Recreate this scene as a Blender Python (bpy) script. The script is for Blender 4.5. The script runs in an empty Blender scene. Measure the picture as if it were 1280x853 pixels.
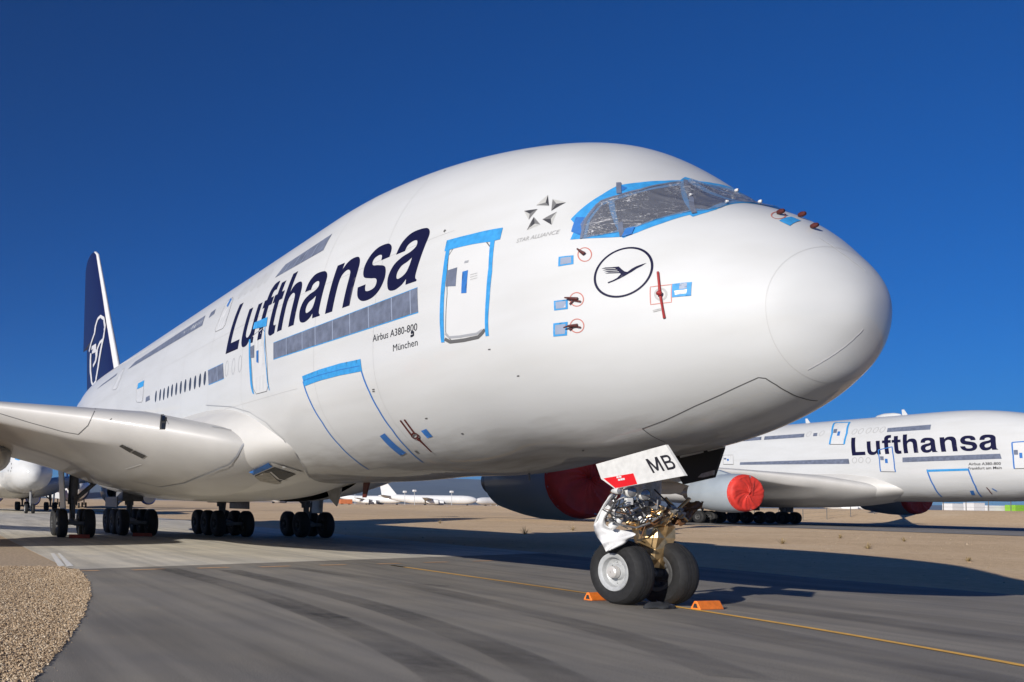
import bpy, bmesh, math, random
import numpy as np
from mathutils import Vector
from mathutils.geometry import delaunay_2d_cdt
from mathutils.bvhtree import BVHTree
from mathutils.kdtree import KDTree

random.seed(7); RNG = np.random.default_rng(7)
scn = bpy.context.scene
COL = scn.collection
PI = math.pi

# ------------------------------------------------------------------ camera (world: x aft of the near airliner, y to its starboard, z up)
CF = 1108.832; CC = np.array([-11.09, 13.993, 1.844]); CYAW, CPIT, CROL = -.0821, .0373, .0157
CDX, CDY = -646.947, 155.241
cd = np.array([math.cos(CYAW)*math.cos(CPIT), math.sin(CYAW)*math.cos(CPIT), math.sin(CPIT)])
cr = np.cross(cd, [0, 0, 1]); cr /= np.linalg.norm(cr); cu = np.cross(cr, cd)
cr, cu = math.cos(CROL)*cr+math.sin(CROL)*cu, -math.sin(CROL)*cr+math.cos(CROL)*cu

def proj(P):
    v = np.asarray(P, float)-CC; z = v@cd
    return np.stack([640+CDX+CF*(v@cr)/z, 426.5+CDY-CF*(v@cu)/z], -1)
def ray(px):
    px = np.asarray(px, float)
    D = cd+((px[..., 0]-640-CDX)/CF)[..., None]*cr-((px[..., 1]-426.5-CDY)/CF)[..., None]*cu
    return D/np.linalg.norm(D, axis=-1, keepdims=True)
def on_plane(px, axis, val):
    D = ray(px); t = (val-CC[axis])/D[..., axis]
    return CC+t[..., None]*D
def ground(px, z=0.): return on_plane(px, 2, z)

# ------------------------------------------------------------------ materials
def new_mat(name):
    m = bpy.data.materials.new(name); m.use_nodes = True
    return m, m.node_tree, m.node_tree.nodes['Principled BSDF']
def mat(name, col, rough=.5, metal=0., coat=0., var=0., vscale=3., bump=0., bscale=40., spec=None, alpha=None):
    m, t, b = new_mat(name)
    b.inputs['Base Color'].default_value = (*col, 1); b.inputs['Roughness'].default_value = rough
    b.inputs['Metallic'].default_value = metal; b.inputs['Coat Weight'].default_value = coat
    b.inputs['Coat Roughness'].default_value = .08
    if spec is not None: b.inputs['Specular IOR Level'].default_value = spec
    if alpha is not None: b.inputs['Alpha'].default_value = alpha
    if var or bump:
        tc = t.nodes.new('ShaderNodeTexCoord')
    if var:
        n = t.nodes.new('ShaderNodeTexNoise'); n.inputs['Scale'].default_value = vscale; n.inputs['Detail'].default_value = 6
        t.links.new(tc.outputs['Object'], n.inputs['Vector'])
        mx = t.nodes.new('ShaderNodeMix'); mx.data_type = 'RGBA'
        mr = t.nodes.new('ShaderNodeMapRange'); mr.inputs['From Min'].default_value = .3; mr.inputs['From Max'].default_value = .7
        t.links.new(n.outputs['Fac'], mr.inputs['Value']); t.links.new(mr.outputs['Result'], mx.inputs['Factor'])
        mx.inputs['A'].default_value = (*[c*(1-var) for c in col], 1); mx.inputs['B'].default_value = (*[min(1, c*(1+var)) for c in col], 1)
        t.links.new(mx.outputs['Result'], b.inputs['Base Color'])
    if bump:
        n2 = t.nodes.new('ShaderNodeTexNoise'); n2.inputs['Scale'].default_value = bscale; n2.inputs['Detail'].default_value = 5
        t.links.new(tc.outputs['Object'], n2.inputs['Vector'])
        bp = t.nodes.new('ShaderNodeBump'); bp.inputs['Strength'].default_value = bump; bp.inputs['Distance'].default_value = .02
        t.links.new(n2.outputs['Fac'], bp.inputs['Height']); t.links.new(bp.outputs['Normal'], b.inputs['Normal'])
    return m
def ramp(t, stops):
    r = t.nodes.new('ShaderNodeValToRGB'); e = r.color_ramp.elements
    e[0].position, e[0].color = stops[0][0], (*stops[0][1], 1); e[1].position, e[1].color = stops[-1][0], (*stops[-1][1], 1)
    for p, c in stops[1:-1]:
        x = e.new(p); x.color = (*c, 1)
    return r

M = {}
def white_paint():
    m, t, b = new_mat('white_aircraft_paint')
    tc = t.nodes.new('ShaderNodeTexCoord')
    mp = t.nodes.new('ShaderNodeMapping'); mp.inputs['Scale'].default_value = (.25, .8, 1.6)
    n = t.nodes.new('ShaderNodeTexNoise'); n.inputs['Scale'].default_value = 1.1; n.inputs['Detail'].default_value = 7
    t.links.new(tc.outputs['Object'], mp.inputs['Vector']); t.links.new(mp.outputs['Vector'], n.inputs['Vector'])
    r = ramp(t, [(.25, (.505, .51, .50)), (.55, (.54, .548, .545)), (.8, (.555, .562, .56))])
    t.links.new(n.outputs['Fac'], r.inputs['Fac'])
    # belly grime, with the underside's shade put into the same low streaked band
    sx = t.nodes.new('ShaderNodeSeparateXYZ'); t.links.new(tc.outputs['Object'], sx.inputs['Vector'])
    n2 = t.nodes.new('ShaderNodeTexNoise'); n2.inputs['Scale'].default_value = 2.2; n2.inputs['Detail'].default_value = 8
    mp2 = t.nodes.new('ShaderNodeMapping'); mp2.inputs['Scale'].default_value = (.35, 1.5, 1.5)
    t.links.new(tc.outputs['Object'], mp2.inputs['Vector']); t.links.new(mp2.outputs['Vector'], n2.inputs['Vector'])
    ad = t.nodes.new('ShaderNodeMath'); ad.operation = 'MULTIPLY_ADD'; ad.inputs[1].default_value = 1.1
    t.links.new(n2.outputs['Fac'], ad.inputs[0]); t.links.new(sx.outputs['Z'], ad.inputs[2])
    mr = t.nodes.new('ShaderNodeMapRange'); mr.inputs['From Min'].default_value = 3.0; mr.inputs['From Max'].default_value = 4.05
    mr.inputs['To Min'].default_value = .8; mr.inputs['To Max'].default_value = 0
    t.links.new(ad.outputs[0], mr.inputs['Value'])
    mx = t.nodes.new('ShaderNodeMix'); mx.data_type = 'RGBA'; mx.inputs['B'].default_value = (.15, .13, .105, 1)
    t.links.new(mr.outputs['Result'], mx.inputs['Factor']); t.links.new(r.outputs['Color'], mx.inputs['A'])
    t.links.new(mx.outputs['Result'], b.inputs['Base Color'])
    nb = t.nodes.new('ShaderNodeTexNoise'); nb.inputs['Scale'].default_value = .9; nb.inputs['Detail'].default_value = 3; t.links.new(tc.outputs['Object'], nb.inputs['Vector'])
    bp = t.nodes.new('ShaderNodeBump'); bp.inputs['Strength'].default_value = .12; bp.inputs['Distance'].default_value = .05; t.links.new(nb.outputs['Fac'], bp.inputs['Height'])
    t.links.new(bp.outputs['Normal'], b.inputs['Normal']); t.links.new(bp.outputs['Normal'], b.inputs['Coat Normal'])
    b.inputs['Roughness'].default_value = .55; b.inputs['Coat Weight'].default_value = .45; b.inputs['Coat Roughness'].default_value = .035; b.inputs['Specular IOR Level'].default_value = .3
    return m
M['white'] = white_paint()
M['fairing'] = mat('fairing_paint', (.50, .49, .465), .5, coat=.35, var=.05, vscale=.9)
M['wing'] = mat('wing_grey_paint', (.44, .43, .41), .5, coat=.25, var=.07, vscale=.7)
M['wing_edge'] = mat('leading_edge_paint', (.60, .60, .585), .3, coat=.3, var=.04, vscale=1.2)
M['navy'] = mat('navy_paint', (.004, .008, .055), .45, coat=.1, var=.1, vscale=.5)
M['letter'] = mat('navy_lettering', (.006, .006, .032), .5, spec=.25)
M['black'] = mat('black_lettering', (.015, .015, .02), .4)
M['bluetape'] = mat('blue_masking_tape', (.032, .255, .56), .6, var=.14, vscale=9, bump=.25, bscale=25)
M['bluetape_dark'] = mat('blue_masking_tape_doubled', (.025, .14, .42), .6, var=.1, vscale=9, bump=.2)
M['silver'] = mat('silver_window_tape', (.125, .145, .20), .55, var=.22, vscale=4, bump=.3, bscale=14, spec=.2)
M['silver_seam'] = mat('silver_tape_seam', (.25, .29, .38), .45, var=.1)
M['gap'] = mat('panel_gap', (.10, .10, .10), .6)
M['faintgap'] = mat('panel_line_faint', (.36, .36, .355), .5)
M['softgap'] = mat('panel_line_soft', (.44, .44, .435), .5)
M['porthole'] = mat('porthole_cover', (.05, .055, .065), .25)
M['glass'] = mat('cockpit_glass', (.012, .014, .018), .06, spec=.8)
M['red'] = mat('red_streamer', (.30, .015, .015), .6, var=.15)
M['darkred'] = mat('dark_red_probe_cover', (.075, .01, .008), .6, bump=.3)
M['signred'] = mat('warning_red', (.62, .01, .015), .4)
M['coverred'] = mat('red_engine_cover_fabric', (.54, .03, .018), .65, var=.2, vscale=1.6, bump=1., bscale=2.2)
M['nacelle'] = mat('nacelle_grey_paint', (.30, .345, .38), .4, coat=.3, var=.05, vscale=.8)
M['lip'] = mat('bare_metal_lip', (.75, .75, .75), .22, metal=1.)
M['hotmetal'] = mat('exhaust_metal', (.10, .09, .085), .4, metal=.8)
M['tyre'] = mat('tyre_rubber', (.012, .012, .0125), .75, var=.35, vscale=14, bump=.15, bscale=60)
M['rim'] = mat('wheel_rim_paint', (.42, .43, .43), .4, metal=.1, var=.12, vscale=12)
M['rim_dark'] = mat('brake_dust_rim', (.07, .07, .07), .6, var=.3, vscale=8)  # shade on the main and farther nose wheels, put into the rim colour
M['hub'] = mat('hub_cap_metal', (.62, .60, .57), .35, metal=.3, var=.1)
M['gear'] = mat('landing_gear_paint', (.16, .16, .165), .5, var=.2, vscale=6)
M['chrome'] = mat('hydraulic_chrome', (.55, .55, .55), .3, metal=1.)
M['steel'] = mat('gear_machined_metal', (.30, .30, .295), .42, metal=.5, var=.2, vscale=20)
M['gearwhite'] = mat('gear_white_paint', (.60, .60, .58), .4, var=.1, vscale=8)
M['hose'] = mat('rubber_hose', (.02, .02, .02), .6)
M['brown'] = mat('brown_wrapping', (.16, .075, .03), .4, metal=.3, var=.3, vscale=8)
M['gold'] = mat('gold_foil', (.66, .45, .22), .33, metal=.85, var=.25, vscale=9)
M['sheet'] = mat('white_plastic_sheet', (.62, .62, .62), .35, var=.06, bump=.3, bscale=9)
M['orange'] = mat('orange_chock_paint', (.78, .19, .02), .55, var=.14, vscale=14, bump=.1)
M['chockred'] = mat('faded_red_chock', (.30, .05, .03), .6, var=.2)
M['darkcloth'] = mat('black_sandbag', (.02, .022, .025), .85, bump=.6, bscale=30)
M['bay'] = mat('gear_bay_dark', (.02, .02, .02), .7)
M['grille'] = mat('intake_dark', (.04, .038, .035), .6)
M['intake'] = mat('intake_metal', (.25, .23, .20), .4, metal=.6, var=.3, vscale=5)
M['lampglass'] = mat('lamp_lens', (.30, .30, .31), .15, metal=.5)

# ------------------------------------------------------------------ object helpers
def link(name, me, m, parent=None, smooth=True, loc=None):
    o = bpy.data.objects.new(name, me); COL.objects.link(o)
    if m is not None and len(me.materials) == 0: me.materials.append(m)
    if smooth and len(me.polygons):
        me.polygons.foreach_set('use_smooth', [True]*len(me.polygons))
    if parent: o.parent = parent
    if loc is not None: o.location = loc
    return o
def mesh(name, V, Fc):
    me = bpy.data.meshes.new(name); me.from_pydata([tuple(map(float, v)) for v in V], [], [tuple(int(i) for i in f) for f in Fc]); me.update()
    return me
def tag(o, label, cat, group=None, kind=None):
    if label: o['label'] = label
    if cat: o['category'] = cat
    if group: o['group'] = group
    if kind: o['kind'] = kind
    return o
def struct(o): o['kind'] = 'structure'; return o
def empty(name, loc): 
    o = bpy.data.objects.new(name, None); COL.objects.link(o); o.location = loc; o.empty_display_size = .5
    return o

class MB:
    """collects shapes into ONE mesh"""
    def __init__(s): s.V = []; s.F = []
    def add(s, V, Fc):
        n = len(s.V); s.V += [tuple(map(float, v)) for v in V]; s.F += [tuple(int(i)+n for i in f) for f in Fc]; return s
    def box(s, c, d, R=None):
        c = np.array(c, float); d = np.array(d, float)/2
        V = [np.array([x, y, z])*d for x in (-1, 1) for y in (-1, 1) for z in (-1, 1)]
        if R is not None: V = [R@v for v in V]
        return s.add([c+v for v in V], [(0, 1, 3, 2), (4, 6, 7, 5), (0, 4, 5, 1), (2, 3, 7, 6), (0, 2, 6, 4), (1, 5, 7, 3)])
    def tube(s, p, q, r, r2=None, n=12, cap=True):
        return s.path([p, q], [r, r if r2 is None else r2], n, cap)
    def path(s, P, R, n=10, cap=True):
        P = [np.array(p, float) for p in P]
        if np.isscalar(R): R = [R]*len(P)
        V = []; Fc = []
        up = np.array([.13, .21, .97])
        for i, p in enumerate(P):
            t = P[min(i+1, len(P)-1)]-P[max(i-1, 0)]; t = t/(np.linalg.norm(t)+1e-12)
            a = np.cross(t, up)
            if np.linalg.norm(a) < .1: a = np.cross(t, [1, 0, 0])
            a /= np.linalg.norm(a); b = np.cross(t, a)
            for k in range(n):
                w = 2*PI*k/n; V.append(p+R[i]*(math.cos(w)*a+math.sin(w)*b))
        for i in range(len(P)-1):
            for k in range(n):
                Fc.append((i*n+k, i*n+(k+1) % n, (i+1)*n+(k+1) % n, (i+1)*n+k))
        if cap: Fc.append(tuple(range(n))[::-1]); Fc.append(tuple(range((len(P)-1)*n, len(P)*n)))
        return s.add(V, Fc)
    def lathe(s, c, prof, axis=1, n=40, close=False):
        """prof: (along axis, radius)"""
        c = np.array(c, float); o = [i for i in range(3) if i != axis]
        V = []; Fc = []
        for a, r in prof:
            for k in range(n):
                v = np.zeros(3); v[axis] = a; v[o[0]] = r*math.cos(2*PI*k/n); v[o[1]] = r*math.sin(2*PI*k/n); V.append(c+v)
        m = len(prof)
        for i in range(m-1+(1 if close else 0)):
            j = (i+1) % m
            for k in range(n):
                f = (i*n+k, i*n+(k+1) % n, j*n+(k+1) % n, j*n+k)
                Fc.append(f)
        return s.add(V, Fc)
    def build(s, name, m, parent=None, smooth=False, loc=None, fix=True):
        me = mesh(name, s.V, s.F)
        if fix:
            bm = bmesh.new(); bm.from_mesh(me); bmesh.ops.recalc_face_normals(bm, faces=bm.faces); bm.to_mesh(me); bm.free()
        o = link(name, me, m, parent, smooth, loc)
        if smooth:
            try: me.set_sharp_from_angle(angle=math.radians(38))
            except Exception: pass
        return o
def bevel(o, w=.01, seg=2):
    bm = bmesh.new(); bm.from_mesh(o.data)
    bmesh.ops.bevel(bm, geom=list(bm.edges), offset=w, segments=seg, affect='EDGES', profile=.6)
    bm.to_mesh(o.data); bm.free(); return o
def rot(axis, a):
    c, s = math.cos(a), math.sin(a)
    return np.array({'x': [[1, 0, 0], [0, c, -s], [0, s, c]], 'y': [[c, 0, s], [0, 1, 0], [-s, 0, c]], 'z': [[c, -s, 0], [s, c, 0], [0, 0, 1]]}[axis])
def smooth01(x): x = np.clip(x, 0, 1); return x*x*(3-2*x)

# ------------------------------------------------------------------ hull surface of the big twin-deck airliner
def spline(xk, yk):
    xk = np.array(xk, float); yk = np.array(yk, float); n = len(xk); h = np.diff(xk); A = np.eye(n); b = np.zeros(n)
    for i in range(1, n-1):
        A[i, i-1] = h[i-1]; A[i, i] = 2*(h[i-1]+h[i]); A[i, i+1] = h[i]
        b[i] = 6*((yk[i+1]-yk[i])/h[i]-(yk[i]-yk[i-1])/h[i-1])
    A[-1, -1] = 2*h[-1]; A[-1, -2] = h[-1]; b[-1] = 6*(0-(yk[-1]-yk[-2])/h[-1])
    Mm = np.linalg.solve(A, b)
    def f(x):
        i = np.clip(np.searchsorted(xk, x)-1, 0, n-2); t0 = xk[i+1]-x; t1 = x-xk[i]; hh = h[i]
        return (Mm[i]*t0**3+Mm[i+1]*t1**3)/(6*hh)+(yk[i]/hh-Mm[i]*hh/6)*t0+(yk[i+1]/hh-Mm[i+1]*hh/6)*t1
    return f
SK = np.sqrt([0, .12, .35, .75, 1.3, 2.0, 2.8, 3.6, 4.6, 6, 8, 10.5, 14])
N_TOP = [4.9561, 5.3873, 5.7727, 6.1984, 6.6962, 7.113, 7.5842, 8.2945, 9.0531, 9.6459, 10.1617, 10.5634, 10.71]
N_BOT = [4.9561, 4.4069, 3.9798, 3.6945, 3.4433, 3.1933, 3.002, 2.8806, 2.8029, 2.8026, 2.6093, 2.5962, 2.52]
N_WID = [0.0, 0.485, 0.8946, 1.2564, 1.6639, 2.024, 2.3688, 2.6204, 2.8024, 3.0135, 3.2088, 3.3257, 3.57]
N_ZM = [4.9561, 4.9695, 4.9867, 5.0144, 5.0538, 5.0949, 5.1504, 5.2059, 5.2703, 5.3725, 5.4612, 5.53, 5.6]
X0 = 0.99499
NOSE = [spline(SK, a) for a in (N_TOP, N_BOT, N_WID, N_ZM)]
TAILX = [14, 42, 48, 54, 60, 64, 66.5]
TAIL = [np.array(a) for a in ([10.71, 10.71, 10.70, 10.62, 10.4, 10.0, 9.5], [2.52, 2.52, 3.3, 5.0, 6.9, 8.2, 9.0],
        [3.57, 3.57, 3.35, 2.6, 1.6, .8, .12], [5.6, 5.6, 6.1, 7.1, 8.3, 9.0, 9.25])]
TAILS = [spline(TAILX, a) for a in TAIL]
def params(x):
    x = np.asarray(x, float); s = np.sqrt(np.clip(x, 0, 14))
    out = []
    for f, g in zip(NOSE, TAILS):
        a = f(s); bb = g(np.clip(x, 14, 66.5)); 
        base = f(np.sqrt(14.))
        out.append(np.where(x < 14, a, np.where(x < 40, base, bb)))
    return out
def NU(x): return 2.0+.42*np.clip((x-1)/11, 0, 1)
def NL(x): return 2.0+.12*np.clip((x-1)/9, 0, 1)
def S(x, th):
    x, th = np.broadcast_arrays(np.asarray(x, float), np.asarray(th, float))
    t, b, w, zm = params(x); c, s = np.cos(th), np.sin(th); n = np.where(s >= 0, NU(x), NL(x))
    y = w*np.sign(c)*np.abs(c)**(2/n); z = zm+np.where(s >= 0, t-zm, zm-b)*np.sign(s)*np.abs(s)**(2/n)
    return np.stack([x+X0*(1-np.clip(x/14, 0, 1)), y, z], -1)
def SN(x, th, off=0.):
    p = S(x, th); e = 1e-3
    n = np.cross(S(x, np.asarray(th)+e)-S(x, np.asarray(th)-e), S(np.asarray(x)+e, th)-S(np.asarray(x)-e, th))
    n = n/(np.linalg.norm(n, axis=-1, keepdims=True)+1e-15)
    ctr = np.stack([p[..., 0], 0*p[..., 1], params(x)[3]], -1)
    sg = np.sign(((p-ctr)*n)[..., 1:].sum(-1, keepdims=True)); sg = np.where(sg == 0, 1, sg)
    return p+n*sg*off
def xp_of(x): x = np.asarray(x, float); return np.where(x < 14, (x-X0)/(1-X0/14), x)
def th_of(xp, z):
    t, b, w, zm = params(xp); up = z >= zm; h = np.where(up, t-zm, zm-b); n = np.where(up, NU(xp), NL(xp))
    return np.sign(z-zm)*np.arcsin(np.clip(np.abs(z-zm)/h, 0, 1)**(n/2))
GX = np.concatenate([np.linspace(.02, 1, 170)**2*14, np.linspace(14.1, 62, 420)]); GT = np.linspace(-PI/2, PI*.6, 360)
GXX, GTT = np.meshgrid(GX, GT, indexing='ij'); GP = S(GXX, GTT)
GN = np.cross(np.gradient(GP, axis=0), np.gradient(GP, axis=1)); GN *= np.sign(GN[300, 200, 1])
class Hitter:
    """looks up where on the hull (station, angle) a feature of the photograph sits"""
    def __init__(s, T):
        s.T = np.array(T, float); s.Q = proj(GP+s.T); s.vis = (GN*(GP+s.T-CC)).sum(-1) < 0
        q = s.Q[s.vis]; s.uv = np.stack([GXX[s.vis], GTT[s.vis]], -1); s.kd = KDTree(len(q))
        for i, p in enumerate(q): s.kd.insert((p[0], p[1], 0), i)
        s.kd.balance()
    def __call__(s, px):
        px = np.array(px, float)
        a = s.uv[s.kd.find((px[0], px[1], 0))[1]].copy()
        for k in range(5):
            p0 = proj(S(*a)+s.T); J = np.stack([(proj(S(a[0]+1e-4, a[1])+s.T)-p0)/1e-4, (proj(S(a[0], a[1]+1e-4)+s.T)-p0)/1e-4], -1)
            try: st = np.linalg.solve(J, px-p0)
            except Exception: break
            if np.abs(st).max() > .6: break
            a = a+st
        return a
T1 = (0., 0., 0.); T2 = (48.1, -78.6, .34)
H1 = Hitter(T1); H2 = Hitter(T2)

def inside(pt, loops):
    c = False
    for L in loops:
        n = len(L)
        for i in range(n):
            a, b = L[i], L[i-1]
            if (a[1] > pt[1]) != (b[1] > pt[1]) and pt[0] < (b[0]-a[0])*(pt[1]-a[1])/(b[1]-a[1])+a[0]: c = not c
    return c
def densify(L, du, dv, closed=True):
    out = []
    n = len(L)
    for i in range(n if closed else n-1):
        a = np.array(L[i], float); b = np.array(L[(i+1) % n], float)
        k = max(1, int(math.ceil(max(abs(b[0]-a[0])/du, abs(b[1]-a[1])/dv))))
        for j in range(k): out.append(a+(b-a)*j/k)
    if not closed: out.append(np.array(L[-1], float))
    return out
def fill(loops, du, dv):
    """triangles of a 2-D region with inner grid points, so it can bend with the hull"""
    loops = [densify(L, du, dv) for L in loops]
    pts = []; edges = []
    for L in loops:
        n0 = len(pts); pts += [tuple(p) for p in L]; edges += [(n0+i, n0+(i+1) % len(L)) for i in range(len(L))]
    A = np.array(pts); lo, hi = A.min(0), A.max(0)
    nu = int((hi[0]-lo[0])/du); nv = int((hi[1]-lo[1])/dv)
    for i in range(1, nu+1):
        for j in range(1, nv+1):
            p = (lo[0]+(hi[0]-lo[0])*i/(nu+1), lo[1]+(hi[1]-lo[1])*j/(nv+1))
            if inside(p, loops): pts.append(p)
    sc = 1/max(hi-lo)
    v, e, f, *_ = delaunay_2d_cdt([Vector(((p[0]-lo[0])*sc, (p[1]-lo[1])*sc)) for p in pts], edges, [], 0, 1e-6)
    V = np.array([[q[0]/sc+lo[0], q[1]/sc+lo[1]] for q in v])
    F = [t for t in f if inside(V[list(t)].mean(0), loops)]
    return V, F
def patch(name, loops_uv, m, off=.006, parent=None, side=1, du=.3, dv=.03):
    """loops in hull coordinates (station, angle) -> thin sheet lying on the hull"""
    if min(p[0] for L in loops_uv for p in L) < 13: du, dv = min(du, .07), min(dv, .02)
    V, F = fill(loops_uv, du, dv)
    P = SN(V[:, 0], V[:, 1], off)
    if side < 0: P[:, 1] *= -1
    me = mesh(name, P, F)
    bm = bmesh.new(); bm.from_mesh(me)
    bm.normal_update()
    for f in bm.faces:
        c = f.calc_center_median()
        if f.normal.y*c.y+f.normal.z*(c.z-5.6)+f.normal.x*(-.3 if c.x < 6 else 0) < 0: f.normal_flip()
    bm.to_mesh(me); bm.free()
    return link(name, me, m, parent)
def uvs(H, pts): return [H(p) for p in pts]
def xz(pts): 
    o = []
    for x, z in pts:
        xp = float(xp_of(x)); o.append((xp, float(th_of(xp, z))))
    return o
def ribbon(name, uv, w, m, off=.004, parent=None, closed=False, du=.2, dv=.03, side=1):
    if min(p[0] for p in uv) < 13: du, dv = min(du, .05), min(dv, .02)
    L = densify(uv, du, dv, closed)
    if closed: L.append(L[0])
    A = np.array(L); P = SN(A[:, 0], A[:, 1], off); P0 = SN(A[:, 0], A[:, 1], 0.)
    V = []; n = len(P)
    for i in range(n):
        if closed and i in (0, n-1): t = P[1]-P[n-2]
        else: t = P[min(i+1, n-1)]-P[max(i-1, 0)]
        nn = P[i]-P0[i]; s = np.cross(nn, t); s /= np.linalg.norm(s)+1e-12
        ww = w[min(i*len(w)//n, len(w)-1)] if hasattr(w, '__len__') else w
        V += [P[i]+s*ww/2, P[i]-s*ww/2]
    F = [(2*i, 2*i+1, 2*i+3, 2*i+2) for i in range(n-1)]
    if side < 0: V = [v*np.array([1, -1, 1]) for v in V]
    return link(name, mesh(name, V, F), m, parent, smooth=False)

# ------------------------------------------------------------------ lettering
def smooth_loop(tok):
    """tok: (x, y, smooth?) closed outline; runs of smooth points become curves"""
    n = len(tok); out = []
    for i in range(n):
        p0, p1, p2, p3 = (np.array(tok[(i+k-1) % n][:2], float) for k in range(4)); s1, s2 = tok[i][2], tok[(i+1) % n][2]
        if not s1 and not s2: out.append(p1); continue
        m1 = (p2-p0)/2 if s1 else (p2-p1); m2 = (p3-p1)/2 if s2 else (p2-p1)
        if not s1: m1 = 1.5*(p2-p1)-.5*m2
        if not s2: m2 = 1.5*(p2-p1)-.5*m1
        for k in range(6):
            t = k/6; out.append((2*t**3-3*t*t+1)*p1+(t**3-2*t*t+t)*m1+(-2*t**3+3*t*t)*p2+(t**3-t*t)*m2)
    return out
N_ = lambda *a: [(x, y, 0) for x, y in a]
Cv = lambda *a: [(x, y, 1) for x, y in a]
GLY = {
 'L': (.60, [N_((.07, 0), (.58, 0), (.58, .135), (.225, .135), (.225, .72), (.07, .72))]),
 'u': (.611, [N_((.065, .535), (.065, .20))+Cv((.082, .08), (.145, .005), (.25, -.013), (.345, .01))+N_((.41, .075), (.41, 0), (.548, 0), (.548, .535), (.405, .535), (.405, .25))+Cv((.385, .15), (.305, .105), (.23, .135))+N_((.208, .21), (.208, .535))]),
 'n': (.611, [N_((.065, 0), (.208, 0), (.208, .285))+Cv((.228, .385), (.308, .430), (.383, .400))+N_((.405, .325), (.405, 0), (.548, 0), (.548, .335))+Cv((.531, .455), (.468, .53), (.363, .548), (.268, .525))+N_((.203, .46), (.203, .535), (.065, .535))]),
 'h': (.611, [N_((.065, 0), (.208, 0), (.208, .285))+Cv((.228, .385), (.308, .430), (.383, .400))+N_((.405, .325), (.405, 0), (.548, 0), (.548, .335))+Cv((.531, .455), (.468, .53), (.363, .548), (.268, .525))+N_((.208, .46), (.208, .72), (.065, .72))]),
 'f': (.35, [N_((.095, 0), (.24, 0), (.24, .43), (.335, .43), (.335, .535), (.24, .535), (.24, .57))+Cv((.257, .612), (.30, .622))+N_((.34, .618), (.34, .728))+Cv((.275, .737), (.17, .72), (.108, .655))+N_((.095, .575), (.095, .535), (.02, .535), (.02, .43), (.095, .43))]),
 't': (.345, [N_((.02, .535), (.02, .43), (.095, .43), (.095, .13))+Cv((.115, .03), (.18, -.008), (.25, -.01))+N_((.325, .0), (.325, .108))+Cv((.275, .106), (.243, .125))+N_((.238, .16), (.238, .43), (.332, .43), (.332, .535), (.238, .535), (.238, .68), (.095, .68), (.095, .535))]),
 'a': (.575, [N_((.05, .365))+Cv((.075, .475), (.16, .54), (.285, .548), (.41, .525), (.48, .46))+N_((.492, .37), (.492, .09))+Cv((.50, .04))+N_((.53, .015), (.53, 0), (.372, 0), (.358, .06))+Cv((.30, .01), (.195, -.014), (.085, .02), (.03, .145), (.07, .255), (.175, .31), (.29, .333), (.352, .372), (.33, .428), (.268, .442), (.205, .42))+N_((.19, .365)), 
      N_((.352, .265))+Cv((.30, .238), (.215, .213), (.177, .155), (.195, .10), (.25, .092), (.325, .125))+N_((.352, .20))]),
 's': (.56, [N_((.03, .17), (.178, .17))+Cv((.205, .10), (.29, .083), (.375, .10), (.39, .15), (.35, .192), (.24, .218), (.10, .265), (.05, .375), (.09, .48), (.175, .537), (.28, .548), (.39, .532), (.475, .47))+N_((.498, .372), (.358, .372))+Cv((.335, .428), (.275, .445), (.21, .432), (.192, .395), (.225, .355), (.34, .328), (.475, .28), (.53, .17), (.495, .065), (.41, .005), (.29, -.014), (.165, .003), (.07, .065))]),
}
def wordmark(name, word, x_left, x_right, z_left, z_right, cap, m, parent, off=.005, slant=0.):
    tot = sum(GLY[c][0] for c in word); pen = 0; kids = []
    sx = (x_right-x_left)/tot
    for c in word:
        w, loops = GLY[c]
        LL = []
        for L in loops:
            P = smooth_loop(L); q = []
            for p in P:
                u = pen+p[0]; X = x_left+u*sx+slant*p[1]; Z = z_left+(z_right-z_left)*u/tot+p[1]/.72*cap
                q.append((X, Z))
            LL.append(densify(q, .25, .12))
        V, F = fill(LL, .25, .12)
        xp = xp_of(V[:, 0]); th = th_of(xp, V[:, 1]); P3 = SN(xp, th, off)
        kids.append(link(name, mesh(name, P3, F), m, parent)); pen += w
    return kids
def text_mesh(s, embolden=0.):
    cu_ = bpy.data.curves.new('tmp_text', 'FONT'); cu_.body = s; cu_.size = 1; cu_.offset = embolden; cu_.resolution_u = 3
    o = bpy.data.objects.new('tmp_text', cu_); COL.objects.link(o); bpy.context.view_layer.update()
    me = bpy.data.meshes.new_from_object(o.evaluated_get(bpy.context.evaluated_depsgraph_get()))
    bpy.data.objects.remove(o); bpy.data.curves.remove(cu_)
    V = np.array([v.co for v in me.vertices]); F = [tuple(p.vertices) for p in me.polygons]; bpy.data.meshes.remove(me)
    return V, F
def hull_text(name, s, xl, zl, xr, zr, height, m, parent, off=.006, embolden=.012):
    """xl,zl..xr,zr baseline ends (stern side first); height of the letters"""
    V, F = text_mesh(s, embolden)
    lo, hi = V[:, 0].min(), V[:, 0].max(); u = (V[:, 0]-lo)/(hi-lo); hh = .73
    X = xl+(xr-xl)*u; Z = zl+(zr-zl)*u+V[:, 1]/hh*height
    xp = xp_of(X); P = SN(xp, th_of(xp, Z), off)
    return link(name, mesh(name, P, F), m, parent, smooth=False)

# ================================================================== THE NEAR AIRLINER
OX = 30.0     # the thing's Empty sits on the ground below the middle of the hull; every part is shifted back by this much
near = empty('airliner', (OX, 0, 0))
tag(near, 'huge white twin-deck airliner parked nearest, with MB on its nose gear door', 'airliner', 'white twin-deck airliners with navy lettering')
DONE = set()
def own(o, par=None):
    if o.name in DONE: return o
    DONE.add(o.name)
    o.parent = par or near
    if par is None: o.location = (o.location[0]-OX, o.location[1], o.location[2])
    return o

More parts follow.
